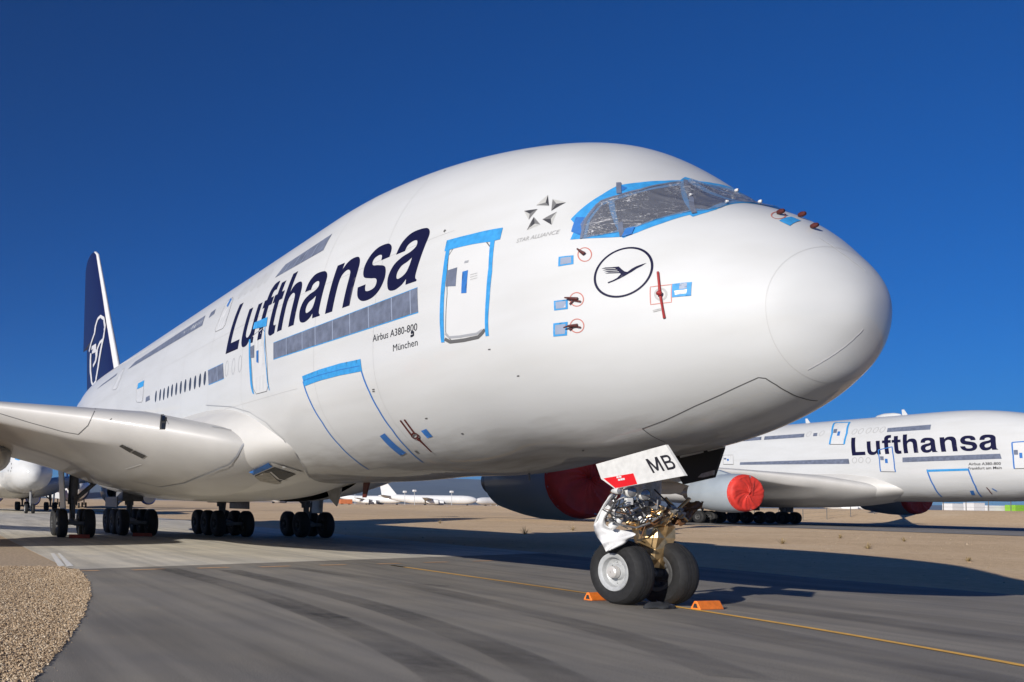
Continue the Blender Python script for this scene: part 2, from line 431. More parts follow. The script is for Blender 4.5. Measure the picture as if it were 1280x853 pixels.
def hull_mesh(name, xs, nth=224, cap=True):
    th = np.linspace(-PI, PI, nth, endpoint=False); X, T = np.meshgrid(xs, th, indexing='ij'); P = S(X, T).reshape(-1, 3); F = []
    for i in range(len(xs)-1):
        for k in range(nth):
            F.append((i*nth+k, (i+1)*nth+k, (i+1)*nth+(k+1) % nth, i*nth+(k+1) % nth))
    V = list(P)
    if xs[0] < .01: V.append(np.array([X0, 0, N_ZM[0]])); F += [(len(V)-1, k, (k+1) % nth) for k in range(nth)]
    me = mesh(name, V, F)
    bm = bmesh.new(); bm.from_mesh(me); bm.normal_update()
    f = max(bm.faces, key=lambda q: q.calc_center_median().y)
    if f.normal.y < 0: bmesh.ops.reverse_faces(bm, faces=bm.faces)
    bm.to_mesh(me); bm.free()
    return me
XR = 1.47     # radome joint
xr = float(xp_of(XR))
xs_r = np.linspace(.0005**.5, xr**.5, 46)**2
xs_f = np.concatenate([np.linspace((xr+.0)**.5, 14**.5, 110)**2, np.arange(14.6, 42, 1.2), np.linspace(42, 66.5, 50)])
ME_RADOME = hull_mesh('radome', xs_r); ME_HULL = hull_mesh('fuselage', xs_f)
fus = own(link('fuselage', ME_HULL, M['white'])); rad = own(link('radome', ME_RADOME, M['white']))

# radome joint and other panel lines
own(ribbon('radome_joint', [(xr, t) for t in np.linspace(-PI, PI, 80)], .008, M['softgap'], .003, du=.1))
own(ribbon('panel_joint', uvs(H1, [(803, 536), (830, 526), (868, 508), (900, 494), (930, 480), (948, 472), (957, 473), (970, 481), (985, 490), (1004, 498), (1022, 501)]), .017, M['gap'], .004))
own(ribbon('panel_joint', uvs(H1, [(803, 536), (815, 545), (832, 553)]), .017, M['gap'], .004))
for pts in ([(1009, 462), (1020, 456), (1030, 450.2), (1040, 443.8), (1050, 436.8), (1060, 429), (1069, 420.5), (1078, 411)], [(1024, 298), (1037, 306), (1050, 315.5), (1066, 327), (1082, 340)]):
    own(ribbon('lightning_strip', uvs(H1, pts), .022, M['sheet'], .008))
for xx in (8.9, 11.9, 17.2, 20.6, 24., 27.6, 31., 36.):
    own(ribbon('skin_joint', [(xx, t) for t in np.linspace(-1.2, 1.4, 60)], .009, M['faintgap'], .002))
for zz in (5.06, 7.75):
    own(ribbon('skin_joint', xz([(x, zz) for x in np.linspace(6.9 if zz > 6 else 13, 50, 60)]), .009, M['faintgap'], .002))

# --- tape strips over the window rows
def strip_xz(name, xa, xb, za, zb, m, off=.007, n=0, parent=None, za2=None, zb2=None, jag=0.):
    """taped row between stations xa (aft) and xb (fwd)"""
    k = max(2, n+1); lo = []; hi = []
    for i in range(k):
        f = i/(k-1); X = xa+(xb-xa)*f
        lo.append((X, za+((za2 if za2 is not None else za)-za)*f+random.uniform(-jag, jag))); hi.append((X, zb+((zb2 if zb2 is not None else zb)-zb)*f+random.uniform(-jag, jag)))
    o = patch(name, [xz(lo+hi[::-1])], m, off); own(o, parent); 
    return o
def taped_row(H, px4, seams, parent, blue=True):
    """px4: aft-bottom, aft-top, fwd-top, fwd-bottom in the photograph"""
    a, b, c, d = [np.array(p, float) for p in px4]
    n = 10; lo = [a+(d-a)*i/n for i in range(n+1)]; hi = [b+(c-b)*i/n for i in range(n+1)]
    U = uvs(H, lo+hi[::-1])
    o = patch('window_tape', [U], M['silver'], .007); own(o)
    for f in seams:
        p = a+(d-a)*f; q = b+(c-b)*f
        s = ribbon('tape_seam', uvs(H, [p, q]), .035, M['silver_seam'], .010); s.parent = o
    if blue:
        ed = ribbon('tape_edge', uvs(H, lo), .05, M['bluetape'], .005); ed.parent = o
        ed = ribbon('tape_edge', uvs(H, hi), .03, M['bluetape'], .005); ed.parent = o
    return o
taped_row(H1, [(342, 449), (342, 429), (522, 360), (523, 390)], (.09, .2, .29, .41, .53, .66, .82, .95), near)
taped_row(H1, [(344, 347.5), (357, 331), (415.5, 292.5), (404.5, 313)], (.17, .36, .52, .74), near, False)
taped_row(H1, [(160, 462), (169, 452.5), (257, 394.5), (253, 407)], (.2, .45, .7), near, False)
taped_row(H1, [(121, 487), (128, 480.5), (147, 466.5), (145, 470)], (.5,), near, False)
taped_row(H1, [(261, 481), (260, 463.5), (279, 454.5), (280, 473)], (.6,), near)
taped_row(H1, [(182, 503), (182.5, 497), (187, 494.5), (187.5, 500)], (), near, False)
taped_row(H1, [(261, 398), (264, 391), (270, 386.5), (268, 392.5)], (), near, False)
# portholes
def porthole(H, c, h=.27, w=.145, m=None, ring=False):
    u = H(c); zz = float(S(*u)[2]); x0 = float(S(*u)[0])
    L = xz([(x0+w*math.cos(t), zz+h*math.sin(t)) for t in np.linspace(0, 2*PI, 20, endpoint=False)])
    if ring: return own(ribbon('cabin_window', L, .022, M['faintgap'] if not m else m, .004, closed=True))
    return own(patch('cabin_window', [L], m or M['porthole'], .004))
for c in [(447, 835), (470, 827), (490, 822), (512, 812), (533, 803), (556, 795), (580, 787), (604, 778), (630, 770), (656, 760), (682, 750), (708, 738)]:
    porthole(H1, (c[0]/4.265+90, c[1]/4.265+300))
M['ringline'] = mat('window_outline', (.30, .31, .33), .5)
for c in [(283.5, 461), (291.8, 458.2), (300, 455)]: porthole(H1, c, ring=True, m=M['ringline'])
for c in [(303, 365.5), (310.5, 360.5), (318.5, 356), (327, 351), (335.5, 345.5)]: porthole(H1, c, .24, .14, ring=True)

# --- doors
def door(H, corners, tapeL=None, tapeR=None, top=None, parent=None, extra=True):
    """corners: aft-bottom, aft-top, fwd-top, fwd-bottom (photograph)"""
    ab, at_, ft, fb = [np.array(p, float) for p in corners]
    e = .10
    L = [ab+(at_-ab)*e, ab+(at_-ab)*.5, at_+(ab-at_)*e, at_+(ft-at_)*e*1.6, ft+(at_-ft)*e*1.6, ft+(fb-ft)*e, ft+(fb-ft)*.5, fb+(ft-fb)*e, fb+(ab-fb)*e*1.6, ab+(fb-ab)*e*1.6]
    U = uvs(H, L)
    d = own(patch('door', [U], M['doorskin'], .005))
    g = ribbon('door_gap', U, .02, M['gap'], .007, closed=True); g.parent = d
    return d, U
M['doorskin'] = mat('door_paint', (.565, .57, .565), .5, coat=.35, var=.02, vscale=1.5)
# forward main-deck door
d1, U1_ = door(H1, [(557, 427.5), (561.5, 308), (614.5, 298), (608, 419.5)])
def tape(name, H, pts, m, off=.011, par=None):
    o = patch(name, [uvs(H, pts)], m, off)
    if par is None: own(o)
    else: o.parent = par
    return o
def tline(name, H, pts, w, m, off=.010, par=None):
    o = ribbon(name, uvs(H, pts), w, m, off)
    if par is None: own(o)
    else: o.parent = par
    return o
tape('top_tape', H1, [(556, 314.5), (559, 301), (590, 293), (629, 285), (625.5, 299.5), (614, 302.5), (590, 306)], M['bluetape'], par=d1)
tape('side_tape', H1, [(552, 428.5), (550, 400), (551, 370), (554, 340), (558, 313), (562.5, 312), (559, 340), (555.5, 372), (555, 400), (556, 428)], M['bluetape'], par=d1)
tape('side_tape', H1, [(607.5, 420.5), (606.5, 405), (608, 370), (611, 335), (613.5, 301), (619, 299.5), (615.5, 340), (612.5, 372), (610.5, 402), (611.5, 420)], M['bluetape'], par=d1)
tape('window_tape', H1, [(557.5, 358.5), (559.5, 338.5), (572, 334.5), (570, 358)], M['silver'], par=d1)
tape('handle_tape', H1, [(577, 367), (578.5, 340), (585.5, 338), (583.5, 366.5)], M['bluetape_dark'], par=d1)
tline('door_label', H1, [(581, 328), (586, 327)], .05, M['ringline'], par=d1)
for yy in (344, 347, 350): tline('stencil', H1, [(588, yy), (597, yy-2.5)], .012, M['faintgap'], par=d1)
tline('sill_edge', H1, [(557, 417), (562, 422), (575, 421), (596, 417.5), (603, 413)], .05, M['ringline'], .012, par=d1)
tline('sill_edge', H1, [(556.5, 424), (563, 427.5), (580, 425.5), (598, 421.5), (606, 412)], .07, M['gap'], .013, par=d1)
# second main-deck door
d2, U2_ = door(H1, [(317.5, 493.5), (312.5, 423), (331, 408), (336.5, 488.5)])
tape('top_tape', H1, [(316.5, 412), (318.5, 403.5), (335, 396.5), (333.5, 408)], M['bluetape'], par=d2, off=.015)
tape('side_tape', H1, [(312, 462), (311.5, 425), (313.5, 424), (314.5, 460), (318, 493), (316, 492)], M['bluetape'], par=d2)
tline('side_tape', H1, [(331.5, 409), (331.5, 440), (334, 470), (337, 488)], .05, M['bluetape'], par=d2)
tape('window_tape', H1, [(313.5, 448), (313, 434), (318, 431.5), (318, 447)], M['silver'], par=d2, off=.016)
tape('handle_tape', H1, [(321, 453), (321, 439), (323.5, 438), (323.5, 454)], M['bluetape_dark'], par=d2, off=.016)
# upper-deck door behind the lettering and two plain door outlines further aft
d3, U3_ = door(H1, [(267.5, 416), (283.5, 377.5), (292.5, 371), (280.5, 410)])
tape('window_tape', H1, [(283.5, 383), (289, 372.5), (290, 374.5), (285, 384)], M['bluetape_dark'], par=d3)
d4, _u = door(H1, [(140, 488), (152, 463.5), (156, 460), (146, 486.5)])
d5, _u = door(H1, [(170, 503), (171.5, 481), (180, 476.5), (178.5, 503)])
tape('top_tape', H1, [(171.5, 487), (173, 479.5), (180.5, 475.5), (179.5, 483)], M['bluetape'], par=d5)

# cargo door
cgL = [(379, 477), (388, 502), (403, 528), (424, 556), (444, 575), (461, 587)]
cgR = [(452, 464), (462, 490), (474, 513), (491, 538), (508, 559), (529, 578)]
cg = own(ribbon('cargo_door', uvs(H1, cgL), .055, M['bluetape_dark'], .008))
o = ribbon('door_tape', uvs(H1, cgR), .055, M['bluetape_dark'], .008); o.parent = cg
tape('top_tape', H1, [(381, 483), (378, 470.5), (400, 462), (425, 454.5), (451, 449), (453, 464), (425, 469.5), (400, 476)], M['bluetape'], par=cg)
tline('tape_crease', H1, [(380, 476), (400, 469), (425, 462.5), (450, 457.5)], .02, M['bluetape_dark'], .013, par=cg)
o = ribbon('door_gap', uvs(H1, [(461, 587), (495, 582), (529, 578)]), .012, M['faintgap'], .005); o.parent = cg
tape('tape_patch', H1, [(475, 545), (481, 541.5), (508, 566), (501, 569.5)], M['bluetape_dark'])

# --- lettering
def own_all(l): 
    for o in l: own(o)
    return l
own_all(wordmark('name_letter', 'Lufthansa', 19.05, 7.62, 6.99, 6.84, 1.70, M['letter'], None, .005, -.33))
own(hull_text('type_lettering', 'Airbus A380-800', 9.27, 5.74, 7.55, 5.70, .175, M['black'], None, embolden=.002))
own(hull_text('town_lettering', 'München', 8.42, 5.37, 7.53, 5.36, .165, M['black'], None, embolden=0.))
own(tline('small_figure', H1, [(514, 416.5), (517, 415), (517, 419.5), (513.5, 420.5)], .05, M['black']))

# star emblem: five faceted darts
M['star1'] = mat('emblem_light', (.42, .42, .40), .4); M['star2'] = mat('emblem_dark', (.05, .05, .055), .4); M['star3'] = mat('emblem_mid', (.16, .16, .16), .4)
def cpx(p): return (p[0]/4.264+640, p[1]/4.264+220)
for a, b, c, ctr in [((192, 103), (198, 160), (130, 158), (180, 143)), ((288, 143), (210, 188), (217, 125), (238, 150)), ((212, 262), (163, 233), (240, 192), (208, 230)),
                     ((80, 290), (117, 220), (152, 260), (122, 256)), ((65, 188), (137, 178), (90, 235), (95, 203))]:
    e = tape('alliance_emblem', H1, [cpx(a), cpx(b), cpx(ctr)], M['star2'], .006)
    x = tape('emblem_facet', H1, [cpx(b), cpx(c), cpx(ctr)], M['star3'], .006, par=e); y = tape('emblem_facet', H1, [cpx(c), cpx(a), cpx(ctr)], M['star1'], .006, par=e)
ua, ub = S(*H1((645.5, 304))), S(*H1((698, 292.5)))
own(hull_text('alliance_lettering', 'STAR ALLIANCE', ua[0], ua[2], ub[0], ub[2], .085, mat('emblem_grey_text', (.30, .30, .30), .5), None, embolden=.004))

# crane roundel on the nose
ring = own(ribbon('crane_roundel', uvs(H1, [(779.5+35.3*math.cos(t)+6*math.sin(t), 340.7-3*math.cos(t)-30.4*math.sin(t)) for t in np.linspace(0, 2*PI, 72, endpoint=False)]), .036, M['letter'], .006, closed=True))
def crane(pts): return tape('crane', H1, [cpx(p) for p in pts], M['letter'], .006, par=ring)
crane([(718, 465), (690, 473), (662, 483), (640, 495), (615, 513), (600, 510), (585, 498), (570, 484), (540, 487), (556, 497), (570, 512), (580, 525), (560, 545), (540, 556), (510, 568), (514, 574), (545, 562), (575, 548), (600, 535), (640, 512), (665, 495), (690, 483)])
for a, b in (((477, 496), (552, 487)), ((483, 505), (560, 496)), ((490, 514), (566, 505)), ((497, 522), (572, 514))):
    crane([a, (a[0]+20, a[1]-6.5), b, (b[0]+8, b[1]+5), (a[0]+22, a[1]-1)])

# --- air data probes with covers, streamers and taped static ports
def tube_hull(name, uv_pts, r, m, off, par=None, n=8):
    A = np.array(uv_pts); P = SN(A[:, 0], A[:, 1], np.array(off) if not np.isscalar(off) else off) if np.isscalar(off) else np.array([SN(a[0], a[1], o) for a, o in zip(A, off)])
    o = MB().path(list(P), r, n).build(name, m, None, True)
    if par is None: own(o)
    else: o.parent = par
    return o
def circle_px(c, rx, ry, n=24): return [(c[0]+rx*math.cos(t), c[1]+ry*math.sin(t)) for t in np.linspace(0, 2*PI, n, endpoint=False)]
M['pink'] = mat('probe_ring_marking', (.45, .16, .13), .5)
for c, stick, tp in (((731, 318.5), [(723.5, 314), (727, 316.5), (731, 318.5)], [(698.5, 321.5), (717, 319.5), (717, 330.5), (698, 333.5)]),
                     ((721, 374.5), [(709, 373.5), (714, 374), (723, 374.5)], [(692.5, 376.5), (710, 374.5), (710, 386.5), (693, 388.5)]),
                     ((721.5, 407.5), [(708, 410), (714, 408), (723, 407)], [(692, 404.5), (710, 402.5), (709, 419.5), (692, 421)])):
    rg = own(ribbon('air_probe', uvs(H1, circle_px(c, 8.5, 8.5)), .018, M['pink'], .005, closed=True))
    p = tube_hull('probe_cover', uvs(H1, stick), [.012, .022, .032], M['darkred'], [.08, .07, .03], par=rg)
    t_ = tape('probe_plate', H1, tp, M['bluetape'], .008, par=rg)
    q = np.array(tp, float); k = q.mean(0); tape('plate_cover', H1, [k+(v-k)*.72 for v in q], M['silver_seam'], .012, par=rg)
for dy in (0, 32):
    tline('probe_streamer', H1, [(713, 381+dy), (718, 376+dy), (727, 377.5+dy)], .03, M['darkred'], .03)
# vane with red pin
sq = own(ribbon('vane_marking', uvs(H1, [(813, 359), (840, 356), (839.5, 378), (813.5, 381)]), .014, M['pink'], .005, closed=True, du=.05))
o = own(ribbon('vane_ring', uvs(H1, circle_px((826, 368), 7, 7)), .03, M['faintgap'], .006, closed=True))
tube_hull('vane_pin', uvs(H1, [(823, 341), (824.5, 355), (826, 368), (828.5, 383), (831, 398)]), [.017, .017, .02, .015, .02], M['red'], [.03, .03, .04, .03, .02])
pc = SN(*H1((826, 368)), .07); own(MB().lathe((0, 0, 0), [(-.05, .005), (-.03, .03), (0, .045), (.03, .03), (.045, .005)], 1, 16).build('vane_cover', M['red'], None, True, tuple(pc)))
tape('static_port_tape', H1, [(840.5, 355.5), (865, 353), (864, 370), (840, 372)], M['bluetape'])
tape('static_port_label', H1, [(850, 355), (859, 354), (858.5, 361), (849, 362)], M['silver_seam'], .013); tape('static_port_label', H1, [(843, 364), (859, 362), (858, 367), (844, 369)], M['sheet'], .013)
tape('static_port_stencil', H1, [(816, 388), (829, 385), (829, 387.5), (817, 390.5)], M['faintgap'])
# red sensor cover by the cargo door
for a, b in (((501.5, 525), (515, 543)), ((506.5, 524), (519, 541))): tube_hull('drain_cover', uvs(H1, [a, b]), .018, M['darkred'], .03)
own(ribbon('drain_cover_ring', uvs(H1, circle_px((519.5, 544), 4, 3.2)), .045, M['darkred'], .03, closed=True))
tube_hull('drain_cover', uvs(H1, [(523, 547.5), (527, 551), (533, 557), (540, 564)]), [.04, .02, .016, .012], M['darkred'], .03)
tape('tape_patch', H1, [(526.5, 538.5), (533, 536), (541, 545.5), (534.5, 547.5)], M['bluetape_dark'])
tape('placard', H1, [(518, 563.5), (521, 563), (524, 565.5), (521, 566.5)], M['gap'])
tape('placard', H1, [(554.5, 289.5), (556.5, 287), (558, 288), (555.5, 291)], M['gap'])
for p in ((467, 487), (467.2, 489.5), (533, 523), (578, 542), (729, 563), (648, 470), (612, 437)):
    tape('drain_dot', H1, [(p[0]-1.4, p[1]-.6), (p[0]+1.4, p[1]-1), (p[0]+1.4, p[1]+.6), (p[0]-1.4, p[1]+.8)], M['gap'])
# three pitot covers on top of the nose
for p in ((973, 268.5), (992.5, 264.5), (1014.5, 274)):
    u = H1(p) if p[0] < 980 else None
    base = SN(u[0], u[1], .05) if u is not None else (SN(xp_of(2.22), PI/2+.20, .05) if p[0] < 1000 else SN(xp_of(1.87), PI/2+.12, .05))
    own(MB().lathe((0, 0, 0), [(-.07, .01), (-.055, .034), (-.01, .046), (.035, .034), (.055, .01)], 0, 14).build('pitot_cover', M['darkred'], None, True, tuple(base)))
own(ribbon('pitot_ring', uvs(H1, circle_px((973, 269.5), 9, 4.5)), .018, M['pink'], .006, closed=True))
tape('radome_tape', H1, [(973.5, 276.5), (989, 271.5), (1001, 276.5), (987, 283)], M['bluetape'], .009)

# --- cockpit: panes, film and tape frame (both sides of the nose are built; the starboard outline is mirrored)
MIR = lambda L: [(u, PI-t) for u, t in L][::-1]
out_top = uvs(H1, [(721, 283), (713.5, 274.5), (733, 256.5), (752, 244), (772, 232.5), (800, 228.5), (830, 226.5), (850, 226)])
out_bot = uvs(H1, [(713, 300), (745, 298), (777, 296.5), (779, 298), (797, 291), (828, 279.5), (862, 269), (866, 271.5), (884, 266), (895, 262.5)])
top_c, bot_c = (float(xp_of(4.03)), PI/2), (float(xp_of(2.84)), PI/2)
in_top = uvs(H1, [(726, 281), (733, 271), (745, 256), (765, 248.5), (795, 240.5), (825, 233), (850, 229.5)])
in_bot = uvs(H1, [(729, 299), (745, 296), (775, 291), (800, 283), (832, 272.5), (858, 266.5), (885, 263.5), (900, 261)])
tin_c, bin_c = (float(xp_of(3.93)), PI/2), (float(xp_of(2.88)), PI/2)
def full_loop(top, bot, tc, bc): return [*top, tc, *MIR(top), *[(u, PI-t) for u, t in bot], bc, *bot[::-1]]
LO = full_loop(out_top, out_bot, top_c, bot_c); LI = full_loop(in_top, in_bot, tin_c, bin_c)
LO2 = [LO[0], *LO[1:]]
scr = own(patch('windscreen_tape', [LO], M['bluetape'], .006, du=.12, dv=.02))
def film_mat():
    m, t, b = new_mat('crinkled_clear_film')
    b.inputs['Base Color'].default_value = (.27, .28, .32, 1); b.inputs['Roughness'].default_value = .3; b.inputs['Metallic'].default_value = .1
    b.inputs['Coat Weight'].default_value = .6; b.inputs['Coat Roughness'].default_value = .05
    tc = t.nodes.new('ShaderNodeTexCoord'); mp = t.nodes.new('ShaderNodeMapping'); mp.inputs['Scale'].default_value = (1.6, 2.4, 5.)
    mp.inputs['Rotation'].default_value = (.3, .5, .4)
    n = t.nodes.new('ShaderNodeTexNoise'); n.inputs['Scale'].default_value = 2.4; n.inputs['Detail'].default_value = 7; n.inputs['Distortion'].default_value = 2.2; n.noise_type = 'RIDGED_MULTIFRACTAL'
    t.links.new(tc.outputs['Object'], mp.inputs['Vector']); t.links.new(mp.outputs['Vector'], n.inputs['Vector'])
    bp = t.nodes.new('ShaderNodeBump'); bp.inputs['Strength'].default_value = .45; bp.inputs['Distance'].default_value = .04
    t.links.new(n.outputs['Fac'], bp.inputs['Height']); t.links.new(bp.outputs['Normal'], b.inputs['Normal']); t.links.new(bp.outputs['Normal'], b.inputs['Coat Normal'])
    sx = t.nodes.new('ShaderNodeSeparateXYZ'); t.links.new(tc.outputs['Object'], sx.inputs['Vector'])
    aft = t.nodes.new('ShaderNodeMapRange'); aft.inputs['From Min'].default_value = 3.05; aft.inputs['From Max'].default_value = 3.8; aft.inputs['To Min'].default_value = .35; t.links.new(sx.outputs['X'], aft.inputs['Value'])
    n3 = t.nodes.new('ShaderNodeTexNoise'); n3.inputs['Scale'].default_value = 4.5; n3.inputs['Detail'].default_value = 6; n3.inputs['Distortion'].default_value = 1.5; n3.noise_type = 'RIDGED_MULTIFRACTAL'
    mp3 = t.nodes.new('ShaderNodeMapping'); mp3.inputs['Scale'].default_value = (.7, 1.6, 2.8); mp3.inputs['Rotation'].default_value = (.2, .5, -.3); t.links.new(tc.outputs['Object'], mp3.inputs['Vector']); t.links.new(mp3.outputs['Vector'], n3.inputs['Vector'])
    n3.noise_type = 'FBM'; n3.inputs['Scale'].default_value = 2.0; n3.inputs['Detail'].default_value = 3; n3.inputs['Distortion'].default_value = .8
    def creases(src, wid):
        a = t.nodes.new('ShaderNodeMath'); a.operation = 'SUBTRACT'; a.inputs[1].default_value = .5; t.links.new(src, a.inputs[0])
        c = t.nodes.new('ShaderNodeMath'); c.operation = 'ABSOLUTE'; t.links.new(a.outputs[0], c.inputs[0])
        d = t.nodes.new('ShaderNodeMapRange'); d.interpolation_type = 'SMOOTHSTEP'; d.inputs['From Min'].default_value = 0; d.inputs['From Max'].default_value = wid; d.inputs['To Min'].default_value = 1; d.inputs['To Max'].default_value = 0
        t.links.new(c.outputs[0], d.inputs['Value']); return d.outputs['Result']
    n4 = t.nodes.new('ShaderNodeTexNoise'); n4.inputs['Scale'].default_value = 5.5; n4.inputs['Detail'].default_value = 2; n4.inputs['Distortion'].default_value = 1.2; t.links.new(mp.outputs['Vector'], n4.inputs['Vector'])
    cr_ = t.nodes.new('ShaderNodeMath'); cr_.operation = 'MAXIMUM'; t.links.new(creases(n3.outputs['Fac'], .022), cr_.inputs[0]); t.links.new(creases(n4.outputs['Fac'], .035), cr_.inputs[1])
    big = t.nodes.new('ShaderNodeTexNoise'); big.inputs['Scale'].default_value = 1.6; t.links.new(tc.outputs['Object'], big.inputs['Vector'])
    bm_ = t.nodes.new('ShaderNodeMapRange'); bm_.inputs['From Min'].default_value = .3; bm_.inputs['From Max'].default_value = .52; t.links.new(big.outputs['Fac'], bm_.inputs['Value'])
    cm = t.nodes.new('ShaderNodeMath'); cm.operation = 'MULTIPLY'; t.links.new(cr_.outputs[0], cm.inputs[0]); t.links.new(bm_.outputs['Result'], cm.inputs[1]); cr_ = cm
    t.links.new(cr_.outputs[0], bp.inputs['Height']); bp.inputs['Strength'].default_value = .8; bp.inputs['Distance'].default_value = .015
    mu = t.nodes.new('ShaderNodeMath'); mu.operation = 'MULTIPLY'; t.links.new(cr_.outputs[0], mu.inputs[0]); t.links.new(aft.outputs['Result'], mu.inputs[1])
    mx = t.nodes.new('ShaderNodeMix'); mx.data_type = 'RGBA'; mx.inputs['A'].default_value = (.25, .265, .315, 1); mx.inputs['B'].default_value = (.66, .66, .67, 1)
    t.links.new(mu.outputs[0], mx.inputs['Factor']); t.links.new(mx.outputs['Result'], b.inputs['Base Color'])
    al = t.nodes.new('ShaderNodeMath'); al.operation = 'MULTIPLY_ADD'; al.inputs[1].default_value = .45; al.inputs[2].default_value = .46; t.links.new(mu.outputs[0], al.inputs[0]); t.links.new(al.outputs[0], b.inputs['Alpha'])
    return m
M['film'] = film_mat()
# window panes under the film (white frames between them show through)
def panes(side):
    P = [[(734, 295), (738, 276), (752, 258), (760, 254), (772, 288), (760, 292)],
         [(776, 287), (768, 251.5), (790, 244.5), (828, 235.5), (850, 232.5), (862, 263), (834, 270), (800, 281)]]
    for L in P:
        U = uvs(H1, L)
        if side < 0: U = MIR(U)
        o = patch('cockpit_window', [U], M['glass'], .009, du=.12, dv=.02); own(o)
    f = [H1((857, 232)), (float(xp_of(3.86)), PI/2-.03), (float(xp_of(2.98)), PI/2-.03), H1((884, 262)), H1((868, 261.5))]
    if side < 0: f = MIR(f)
    own(patch('cockpit_window', [f], M['glass'], .009, du=.12, dv=.02))
panes(1); panes(-1)
V, F = fill([LI], .07, .011)
N0 = SN(V[:, 0], V[:, 1], .016); 
# real creases in the film: ridges running from the taped corners
cre = np.zeros(len(V))
for k in range(44):
    i = RNG.integers(len(V)); a = V[i]; ang = RNG.normal(.2, .8); dx = (V[:, 0]-a[0])*np.cos(ang)+(V[:, 1]-a[1])*2.2*np.sin(ang); dy = -(V[:, 0]-a[0])*np.sin(ang)+(V[:, 1]-a[1])*2.2*np.cos(ang)
    cre += RNG.uniform(.006, .022)*np.exp(-(dy/.05)**2-(dx/RNG.uniform(.2, .6))**2)
P = SN(V[:, 0], V[:, 1], .016)+(SN(V[:, 0], V[:, 1], 1.)-SN(V[:, 0], V[:, 1], 0.))*cre[:, None]
me = mesh('windscreen_film', P, F); film = own(link('windscreen_film', me, M['film']))
for pts, w in (([(773, 229.5), (773.5, 243)], .075), ([(775.5, 279), (778, 296)], .07), ([(856, 226), (864, 250), (868, 268)], .07), ([(727, 299), (733, 275), (752, 252.5), (772, 246), (800, 238.5), (830, 231.5), (850, 228.8)], .045)):
    tline('grey_tape', H1, pts, w, M['silver'], .024)
tape('tape_flap', H1, [(771, 240), (773.5, 231.5), (784, 235.5), (779, 239)], M['bluetape_dark'], .012); tape('tape_flap', H1, [(714, 290), (720, 272), (731, 272), (729, 296)], M['bluetape_dark'], .010)
tape('tape_flap', H1, [(777, 297.5), (783, 287), (794, 285), (790, 294)], M['bluetape_dark'], .026)
for p in ((862, 247), (907.5, 255.5)): own(MB().lathe((0, 0, 0), [(-.02, .008), (-.014, .022), (.014, .022), (.02, .008)], 1, 12).build('film_clip', M['sheet'], None, True, tuple(SN(*H1(p), .05))))
for x, t in ((3.75, PI/2+.28), (3.35, PI/2+.33)): own(MB().lathe((0, 0, 0), [(-.03, .012), (-.012, .03), (.018, .03), (.036, .012)], 0, 12).build('film_clip', M['sheet'], None, True, tuple(SN(xp_of(x), t, .06))))
# blade aerials on the crown (seen on the sister aircraft)
for x, h in ((16.8, .55), (26., .5)):
    q = SN(x, PI/2, 0.); o = MB(); o.add([(q[0], -.02, q[2]-.05), (q[0]+.5, -.02, q[2]-.05), (q[0]+.55, -.008, q[2]+h), (q[0]+.35, -.008, q[2]+h), (q[0], .02, q[2]-.05), (q[0]+.5, .02, q[2]-.05), (q[0]+.55, .008, q[2]+h), (q[0]+.35, .008, q[2]+h)],
        [(0, 1, 2, 3), (7, 6, 5, 4), (0, 4, 5, 1), (1, 5, 6, 2), (2, 6, 7, 3), (3, 7, 4, 0)]); own(o.build('aerial', M['white']))
own(MB().lathe((18.5, 0, 10.66), [(-1.2, .02), (-1.0, .22), (-.5, .36), (.3, .38), (.9, .26), (1.3, .02)], 0, 20).build('aerial_fairing', M['white'], None, True))

# --- belly fairing
FX = [13.5, 14.5, 15.4, 16.2, 17., 18, 20, 24, 32, 40, 45, 48]
fw = spline(FX, [2.0, 2.5, 3.05, 3.55, 3.92, 4.15, 4.36, 4.4, 4.3, 3.95, 3.3, 2.6]); fb_ = spline(FX, [3.5, 3.2, 2.98, 2.83, 2.68, 2.50, 2.18, 1.92, 1.86, 2.15, 2.9, 3.7]); ft_ = spline(FX, [3.9, 4.3, 4.75, 5.1, 5.4, 5.65, 5.85, 5.9, 5.85, 5.6, 5.2, 5.0])
fxs = np.linspace(14.2, 48, 80); nth = 96; V = []; F = []
for i, x in enumerate(fxs):
    zc = 3.8; w, b_, t_ = float(fw(x)), float(fb_(x)), float(ft_(x))
    for k in range(nth):
        a = 2*PI*k/nth; c, s = math.cos(a), math.sin(a); n = 2.3 if s >= 0 or c < 0 else 2.3+.6*float(smooth01((x-15.6)/2))*min(1, c*4)
        V.append((x+3.4*min(1, max(0, -c*2.2)), w*np.sign(c)*abs(c)**(2/n), zc+((t_-zc) if s >= 0 else (zc-b_))*np.sign(s)*abs(s)**(2/n)))
for i in range(len(fxs)-1):
    for k in range(nth): F.append((i*nth+k, (i+1)*nth+k, (i+1)*nth+(k+1) % nth, i*nth+(k+1) % nth))
F.append(tuple(range(nth))); F.append(tuple(range((len(fxs)-1)*nth, len(fxs)*nth))[::-1])
mb = MB(); mb.V = V; mb.F = F
fairing = mb.build('belly_fairing', M['fairing'], None, True); own(fairing)

